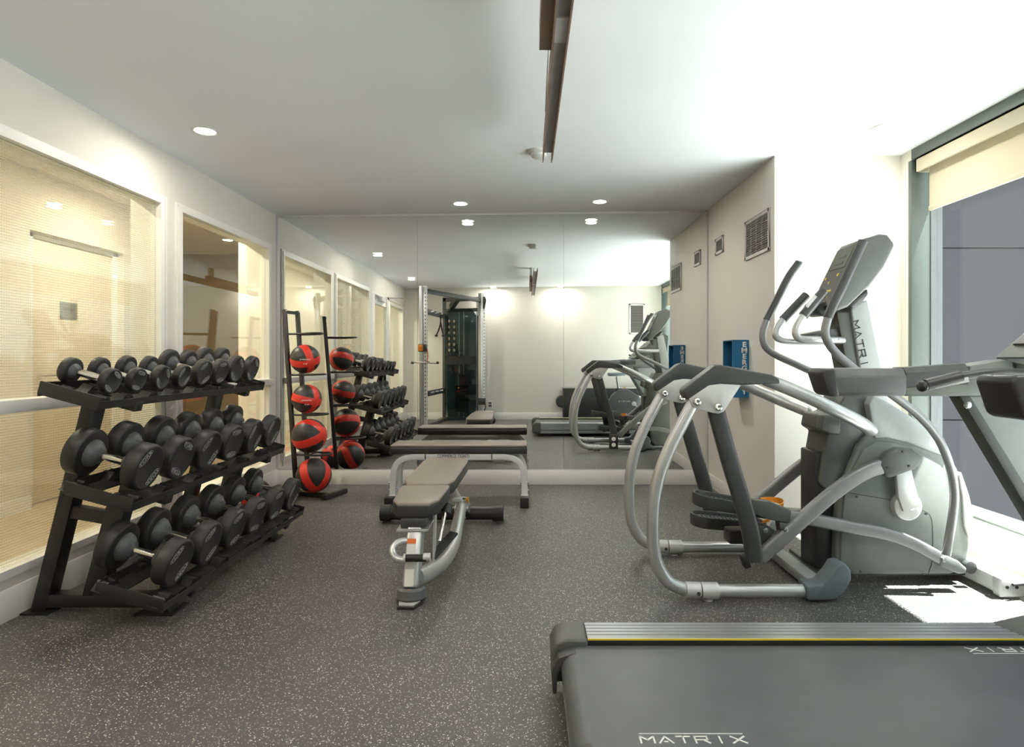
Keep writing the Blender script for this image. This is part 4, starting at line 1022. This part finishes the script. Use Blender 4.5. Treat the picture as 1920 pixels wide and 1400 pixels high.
# belt wraps around the rear roller
pr = []
for i in range(13):
    t = PI/2+PI*i/12; pr.append((.165+math.cos(t)*.052, .128+math.sin(t)*.052))
pr += [(1.86, .076), (1.86, .180)]
MB().extr(pr, 'y', 1.434, 1.990).build('belt', 'belt', tm, ang=35)
MB().box(.20, 1.85, 1.431, 1.993, .082, .172).build('deck', 'plastic_black', tm)
MB().box(.12, 2.28, 1.37, 2.11, .045, .098).build('base_frame', 'sage_light', tm, bevel=.005)
for x in (.2, 2.1):
    for y in (1.42, 2.06): MB().cyl((x, y, 0), (x, y, .05), .022, 14).build('foot', 'rubber_black', tm)
logo(tm, 'white_print', (.424, 1.4985, .1808), (1, 0, 0), (0, 1, 0), .275, .026, line=.024)
logo(tm, 'white_print', (1.60, 1.962, .1808), (-1, 0, 0), (0, -1, 0), .33, .026, line=.026)
# motor hood
mb = MB()
bs = [(1.612, 2.135), (1.665, 1.985), (1.70, 1.741), (1.665, 1.497), (1.612, 1.347), (2.30, 1.347), (2.34, 1.741), (2.30, 2.135)]
up1 = [(1.80, 2.09), (1.78, 1.98), (1.80, 1.741), (1.78, 1.50), (1.80, 1.39), (2.26, 1.39), (2.29, 1.741), (2.26, 2.09)]
up2 = [(1.90, 2.03), (1.90, 1.95), (1.91, 1.741), (1.90, 1.53), (1.90, 1.45), (2.22, 1.45), (2.24, 1.741), (2.22, 2.03)]
V = [(x, y, .185 if i < 5 else .1) for i, (x, y) in enumerate(bs)]+[(x, y, .255) for x, y in up1]+[(x, y, .32) for x, y in up2]+[(x, y, .08) for x, y in bs]
n = 8; F = [tuple(range(2*n, 3*n)), tuple(range(3*n, 4*n))]
for a, b in ((3, 0), (0, 1), (1, 2)): F += [(a*n+i, a*n+(i+1) % n, b*n+(i+1) % n, b*n+i) for i in range(n)]
mb.add(V, F); mb.build('motor_hood', 'dark_sage', tm, bevel=.008, ang=25)
# uprights and rails
for side_ in (1, -1):
    yc = 1.741+side_*.413; w0, w1 = yc-.028, yc+.028
    MB().extr([(1.565, 1.003), (1.86, 1.003), (2.32, .22), (2.10, .16)], 'y', w0, w1).build('upright', 'sage_light', tm, bevel=.006)
    MB().extr([(1.540, 1.003), (1.578, 1.003), (2.10, .16), (2.045, .16)], 'y', w0-.004, w1+.004).build('upright_edge', 'dark_sage', tm, bevel=.004)
    for x, z in ((1.568, .972), (1.640, .972), (1.72, .970)):
        s_ = -1; MB().lathe([(.0, .014), (.005, .012), (.007, .005), (.007, 0)], (x, w0-.002, z), (0, -1, 0), 14).build('bolt', 'chrome_bolt', tm)
    hr = lambda a, b, c: [(yc-.052, a+.012), (yc-.052, b-.03), (yc-.035, b), (yc+.035, b), (yc+.052, b-.03), (yc+.052, a+.012), (yc+.04, a), (yc-.04, a)]
    MB().extr(hr(1.003, 1.102, 0), 'x', 1.080, 1.340).build('hand_grip', 'grey_rubber', tm, bevel=.006)
    MB().extr([(1.034, 1.088), (1.046, 1.101), (1.088, 1.102), (1.104, 1.004), (1.078, 1.001), (1.060, 1.012)], 'y', yc-.0535, yc+.0535).build('grip_end', 'plastic_black', tm, bevel=.012, bseg=3)
    MB().add([(1.34, yc-.046, 1.035), (1.34, yc-.046, 1.085), (1.34, yc-.03, 1.104), (1.34, yc+.03, 1.104), (1.34, yc+.046, 1.085), (1.34, yc+.046, 1.035),
              (1.56, yc-.046, 1.048), (1.56, yc-.046, 1.10), (1.56, yc-.03, 1.118), (1.56, yc+.03, 1.118), (1.56, yc+.046, 1.10), (1.56, yc+.046, 1.048)],
             [(0, 1, 2, 3, 4, 5), (11, 10, 9, 8, 7, 6)]+[(i, (i+1) % 6, 6+(i+1) % 6, 6+i) for i in range(6)]).build('rail_cover', 'charcoal', tm)
    MB().extr([(1.34, 1.003), (1.34, 1.036), (1.56, 1.05), (1.57, 1.112), (1.68, 1.130), (1.80, 1.137), (1.99, 1.14), (2.02, 1.10), (1.90, 1.003)], 'y', yc-.043, yc+.043).build('handrail', 'sage_plastic', tm, bevel=.006)
# console
MB().extr([(1.575, 1.137), (1.68, 1.115), (1.98, 1.10), (2.06, 1.18), (2.08, 1.46), (2.0, 1.50)], 'y', 1.46, 2.02).build('console', 'dark_sage', tm, bevel=.012, bseg=3)
a = Vector((1.625, 0, 1.180)); b_ = Vector((1.965, 0, 1.470)); d_ = (b_-a); nv = Vector((-d_.z, 0, d_.x)).normalized()
MB().bar(a+Vector((0, 1.741, 0))+nv*.004, b_+Vector((0, 1.741, 0))+nv*.004, .5, .008, nv).build('console_face', 'console_face', tm)
c_ = a+(b_-a)*.72
MB().bar(c_+Vector((0, 1.60, 0))+nv*.010, c_+Vector((0, 1.88, 0))+nv*.010, .12, .006, nv).build('display', 'lcd', tm)
for i in range(6):
    c_ = a+(b_-a)*.35; MB().bar(c_+Vector((0, 1.58+i*.055, 0))+nv*.010, c_+Vector((0, 1.60+i*.055, 0))+nv*.010, .02, .005, nv).build('button', 'yellow_print', tm)
for s_ in (1, -1):
    MB().lathe([(0, .030), (.004, .044), (.012, .046), (.018, .040), (.018, .034), (-.05, .030), (-.05, 0)], (1.75, 1.741+s_*.36, 1.150), (-.2, 0, 1), 24).build('cup_holder', 'sage_plastic', tm)
A = at([(1735, 722), (1760, 716), (1800, 706), (1840, 700), (1880, 697), (1930, 700)], 1.86)
MB().tube(A[2:], .0135, 14, up=(0, 0, 1)).build('centre_handlebar', 'charcoal', tm)
MB().tube(A[:3], .0185, 14, up=(0, 0, 1)).build('pulse_grip', 'plastic_black', tm)
q = at([(1752, 724), (1815, 711)], 1.85); MB().bar(q[0], q[1], .016, .006, (0, 1, 0)).build('pulse_contact', 'silver_plate', tm)
MB().ell(tuple(px(1730, 724, 1.86)), .016, .02, .018, 14, 10).build('grip_end', 'plastic_black', tm)

# ------------------------------------------------------------------ functional trainer (seen in the mirror)
ft = thing('cable_trainer', 'tall dual-column cable machine with a smoked weight tower, seen in mirror', 'cable machine', (-1.3, .5, 0))
def column(x, y, yaw, name='pulley_column'):
    d = Vector((math.cos(yaw), math.sin(yaw), 0)); s_ = Vector((-d.y, d.x, 0)); c = Vector((x, y, 0))
    a, b = c+Vector((0, 0, .03)), c+Vector((0, 0, 2.30))
    o = MB(); o.bar(a-s_*.032, b-s_*.032, .062, .05, tuple(d)); col_ = o.build(name, 'white_metal', ft, bevel=.003)
    MB().bar(a+s_*.035, b+s_*.035, .055, .07, tuple(d)).build('column_tube', 'silver_paint', ft, bevel=.004)
    MB().bar(a-d*.07, Vector((x, y, 1.9))-d*.07, .05, .05, tuple(d)).build('guard_post', 'charcoal', ft)
    mb = MB()
    for i in range(34):
        z = .2+i*.06; q = c-s_*.032+Vector((0, 0, z)); mb.cyl(q+d*.0252, q+d*.0275, .010, 10)
        mb.cyl(q-s_*.0312, q-s_*.034, .010, 10)
    o = mb.build('index_holes', 'black_print', ft); o['kind'] = 'stuff'
    return c, d, s_
cA, dA, sA = column(-1.66, 1.12, R(90))
cB, dB, sB = column(-.80, .02, R(35))
# carriage with pulley on the near column
MB().box(-1.735, -1.60, 1.06, 1.19, 1.24, 1.36).build('carriage', 'charcoal', ft, bevel=.008)
MB().box(-1.735, -1.66, 1.191, 1.20, 1.25, 1.35).build('carriage_plate', 'orange_plastic', ft, bevel=.002)
MB().lathe([(-.012, 0), (-.012, .045), (0, .038), (.012, .045), (.012, 0)], (-1.60, 1.24, 1.30), (1, 0, 0), 22).build('pulley', 'plastic_black', ft)
MB().tube([(-1.585, 1.24, 1.28), (-1.57, 1.24, 1.18), (-1.58, 1.24, 1.08)], .008, 8).build('strap', 'red_print', ft)
MB().cyl((-1.62, 1.24, 1.07), (-1.54, 1.24, 1.07), .014, 12).build('handle', 'plastic_black', ft)
MB().box(-.87, -.73, .02, .10, .30, .42).build('carriage', 'charcoal', ft, bevel=.008)
MB().tube([(-.76, .09, .36), (-.73, .11, .28), (-.75, .11, .2)], .01, 8).build('strap', 'rope', ft)
# frame posts, top beams, storage bars
for x, y in ((-1.50, -.16), (-.885, -.16)): MB().box(x-.03, x+.03, y-.03, y+.03, 0, 2.24).build('frame_post', 'dark_sage' if x < -1 else 'silver_paint', ft, bevel=.003)
MB().bar((-1.52, -.16, 2.20), (-.87, -.16, 2.22), .06, .07).build('top_beam', 'charcoal', ft, bevel=.003)
MB().bar((-1.62, 1.1, 2.22), (-.82, .04, 2.17), .06, .07).build('top_beam', 'charcoal', ft, bevel=.003)
MB().bar((-1.50, -.14, 2.0), (-.89, -.14, 2.02), .05, .06).build('lower_beam', 'charcoal', ft, bevel=.003)
MB().bar((-1.36, -.1, 2.06), (-1.2, .35, 2.18), .08, .10).build('gusset_arm', 'charcoal', ft, bevel=.003)
MB().extr([(-.86, 2.24), (-.74, 2.24), (-.72, 2.18), (-.75, 2.02), (-.78, 2.02), (-.79, 2.12), (-.86, 2.14)], 'y', -.01, .05).build('pulley_guard', 'dark_sage', ft, bevel=.004)
for z in (1.90, .55):
    MB().bar((-1.64, 1.0, z), (-1.50, -.12, z), .03, .09).build('storage_bar', 'charcoal', ft, bevel=.003)
    for k in range(3):
        q = Vector((-1.64, 1.0, z)).lerp(Vector((-1.50, -.12, z)), .2+.25*k); MB().cyl(q+Vector((.01, 0, .01)), q+Vector((.07, 0, .02)), .012, 10).build('storage_peg', 'white_metal', ft)
# base
MB().bar((-1.66, 1.12, .03), (-1.50, -.16, .03), .08, .05).build('base_rail', 'dark_sage', ft, bevel=.004)
MB().bar((-.80, .02, .03), (-.885, -.16, .03), .08, .05).build('base_rail', 'dark_sage', ft, bevel=.004)
MB().bar((-1.50, -.16, .03), (-.885, -.16, .03), .08, .05).build('base_rail', 'dark_sage', ft, bevel=.004)
# smoked weight tower
sh = [(-1.44, .03), (-.95, .03), (-.91, .30), (-.91, 1.90), (-.99, 2.03), (-1.40, 2.03), (-1.475, 1.90), (-1.475, .30)]
MB().extr(sh, 'y', -.075, -.068).build('front_shield', 'smoked_acrylic', ft)
MB().extr(sh, 'y', -.270, -.262).build('rear_shield', 'slate_blue', ft)
MB().box(-1.475, -.91, -.068, -.062, 1.02, 1.17).build('shield_band', 'plastic_black', ft)
for x in (-1.23, -1.15): MB().cyl((x, -.17, .05), (x, -.17, 2.0), .012, 12).build('guide_rod', 'chrome', ft)
for k in range(15): MB().box(-1.30, -1.06, -.22, -.12, .16+k*.032, .16+k*.032+.029).build('weight_plate', 'plastic_black', ft)
MB().cyl((-1.23, -.11, .60), (-1.23, -.07, .60), .016, 12).build('selector_pin', 'yellow_knob', ft)
MB().box(-1.23, -1.13, -.20, -.14, .64, .84).build('stack_head', 'charcoal', ft)
mb = MB()
for r_ in range(6):
    for c in range(2): mb.ell((-1.40+c*.09, -.0610, 1.28+r_*.105), .018, .0015, .028, 8, 6)
partlabel(mb.build('exercise_figures', 'tan_inside', ft), 'faint printed figures on the smoked shield')['kind'] = 'stuff'
rp = thing('tricep_rope', 'black triceps rope hanging from the storage bar, seen in mirror', 'rope', (-1.45, .45, 1.85))
MB().tube([(-1.49, .42, 1.91), (-1.485, .42, 1.75), (-1.52, .42, 1.62), (-1.56, .42, 1.53)], .013, 10).build('rope_arm', 'rope', rp)
MB().tube([(-1.485, .42, 1.76), (-1.46, .42, 1.62), (-1.44, .42, 1.55)], .013, 10).build('rope_arm', 'rope', rp)
for x in (-1.56, -1.44): MB().ell((x, .42, 1.525), .03, .022, .02, 12, 8).build('rope_end', 'plastic_black', rp)
lb = thing('cable_bar', 'straight silver cable bar with black ends, held across the near column, seen in mirror', 'bar', (-1.62, 1.24, 1.09))
MB().cyl((-1.80, 1.27, 1.07), (-1.42, 1.27, 1.055), .012, 14).build('rod', 'chrome', lb)
for a, b in ((-1.83, -1.79), (-1.43, -1.39)): MB().cyl((a, 1.27, 1.066), (b, 1.27, 1.060), .020, 14).build('end_cap', 'plastic_black', lb)

# ------------------------------------------------------------------ exercise bike and low panel by the back wall (seen in the mirror)
bk = thing('exercise_bike', 'dark grey upright exercise bike with a grey saddle behind the treadmill, seen in mirror', 'exercise bike', (1.75, .52, 0))
YK = .52
MB().extr([(1.46, .50), (1.56, .60), (1.72, .62), (1.86, .52), (2.1, .42), (2.22, .30), (2.2, .12), (1.42, .12), (1.38, .36)], 'y', YK-.07, YK+.07).build('body', 'grey_rubber', bk, bevel=.02, bseg=3)
MB().tube([(1.58, YK, .58), (1.545, YK, .82)], .020, 14, smooth=False).build('seat_post', 'chrome', bk)
MB().box(1.52, 1.64, YK-.05, YK+.05, .56, .62).build('post_collar', 'charcoal', bk, bevel=.01)
MB().lathe([(0, 0), (0, .014), (.03, .018), (.03, 0)], (1.66, YK+.03, .62), (1, 0, .3), 14).build('adjust_knob', 'yellow_knob', bk)
MB().add([(1.40, YK-.11, .83), (1.40, YK+.11, .83), (1.56, YK+.08, .82), (1.70, YK+.03, .84), (1.70, YK-.03, .84), (1.56, YK-.08, .82),
          (1.40, YK-.12, .885), (1.40, YK+.12, .885), (1.56, YK+.085, .875), (1.71, YK+.03, .885), (1.71, YK-.03, .885), (1.56, YK-.085, .875)],
         [(0, 1, 2, 3, 4, 5), (11, 10, 9, 8, 7, 6)]+[(i, (i+1) % 6, 6+(i+1) % 6, 6+i) for i in range(6)]).build('saddle', 'slate_blue', bk, bevel=.018, bseg=3)
MB().box(1.34, 1.42, YK-.26, YK+.26, 0, .06).build('rear_foot', 'charcoal', bk, bevel=.008)
MB().box(2.18, 2.26, YK-.26, YK+.26, 0, .06).build('front_foot', 'charcoal', bk, bevel=.008)
MB().box(1.40, 2.2, YK-.04, YK+.04, .04, .13).build('base_beam', 'charcoal', bk)
MB().lathe([(.07, 0), (.07, .04), (.10, .035), (.10, 0)], (1.83, YK, .36), (0, 1, 0), 20).build('crank_hub', 'white_metal', bk)
MB().bar((1.83, YK+.11, .36), (1.93, YK+.11, .25), .02, .03, (0, 1, 0)).build('crank_arm', 'white_metal', bk)
MB().box(1.88, 1.98, YK+.12, YK+.21, .235, .26).build('bike_pedal', 'plastic_black', bk, bevel=.004)
MB().bar((1.83, YK-.11, .36), (1.73, YK-.11, .47), .02, .03, (0, 1, 0)).build('crank_arm', 'white_metal', bk)
MB().box(1.68, 1.78, YK-.21, YK-.12, .46, .485).build('bike_pedal', 'plastic_black', bk, bevel=.004)
MB().tube([(2.08, YK, .42), (2.04, YK, .8), (1.98, YK, 1.12)], .03, 14).build('console_mast', 'sage_light', bk)
MB().tube([(1.80, YK-.22, 1.2), (1.88, YK-.22, 1.1), (1.98, YK-.12, 1.08), (1.99, YK, 1.08), (1.98, YK+.12, 1.08), (1.88, YK+.22, 1.1), (1.80, YK+.22, 1.2)], .016, 12, up=(0, 0, 1)).build('handlebar', 'charcoal', bk)
MB().extr([(1.92, 1.16), (2.06, 1.14), (2.12, 1.38), (2.04, 1.40)], 'y', YK-.13, YK+.13).build('bike_console', 'dark_sage', bk, bevel=.012, bseg=3)
logo(bk, 'white_print', (1.66, YK+.0715, .40), (-1, 0, 0), (0, 0, 1), .20, .022)
mp = thing('folding_panel', 'long low black padded panel standing against the back wall, seen in mirror', 'panel', (1.5, -.2, 0))
MB().box(.67, 2.36, -.27, -.19, .03, .585).build('padded_face', 'vinyl_side', mp, bevel=.012, bseg=3)
MB().box(.665, 2.365, -.275, -.185, .58, .60).build('top_edge', 'silver_plate', mp, bevel=.003)
MB().lathe([(-.03, 0), (-.03, .10), (-.01, .115), (.01, .115), (.03, .10), (.03, 0)], (.655, -.23, .34), (0, 1, 0), 26).build('end_wheel', 'charcoal', mp)
MB().box(.70, .78, -.28, -.18, 0, .04).box(2.25, 2.33, -.28, -.18, 0, .04).build('foot', 'rubber_black', mp)
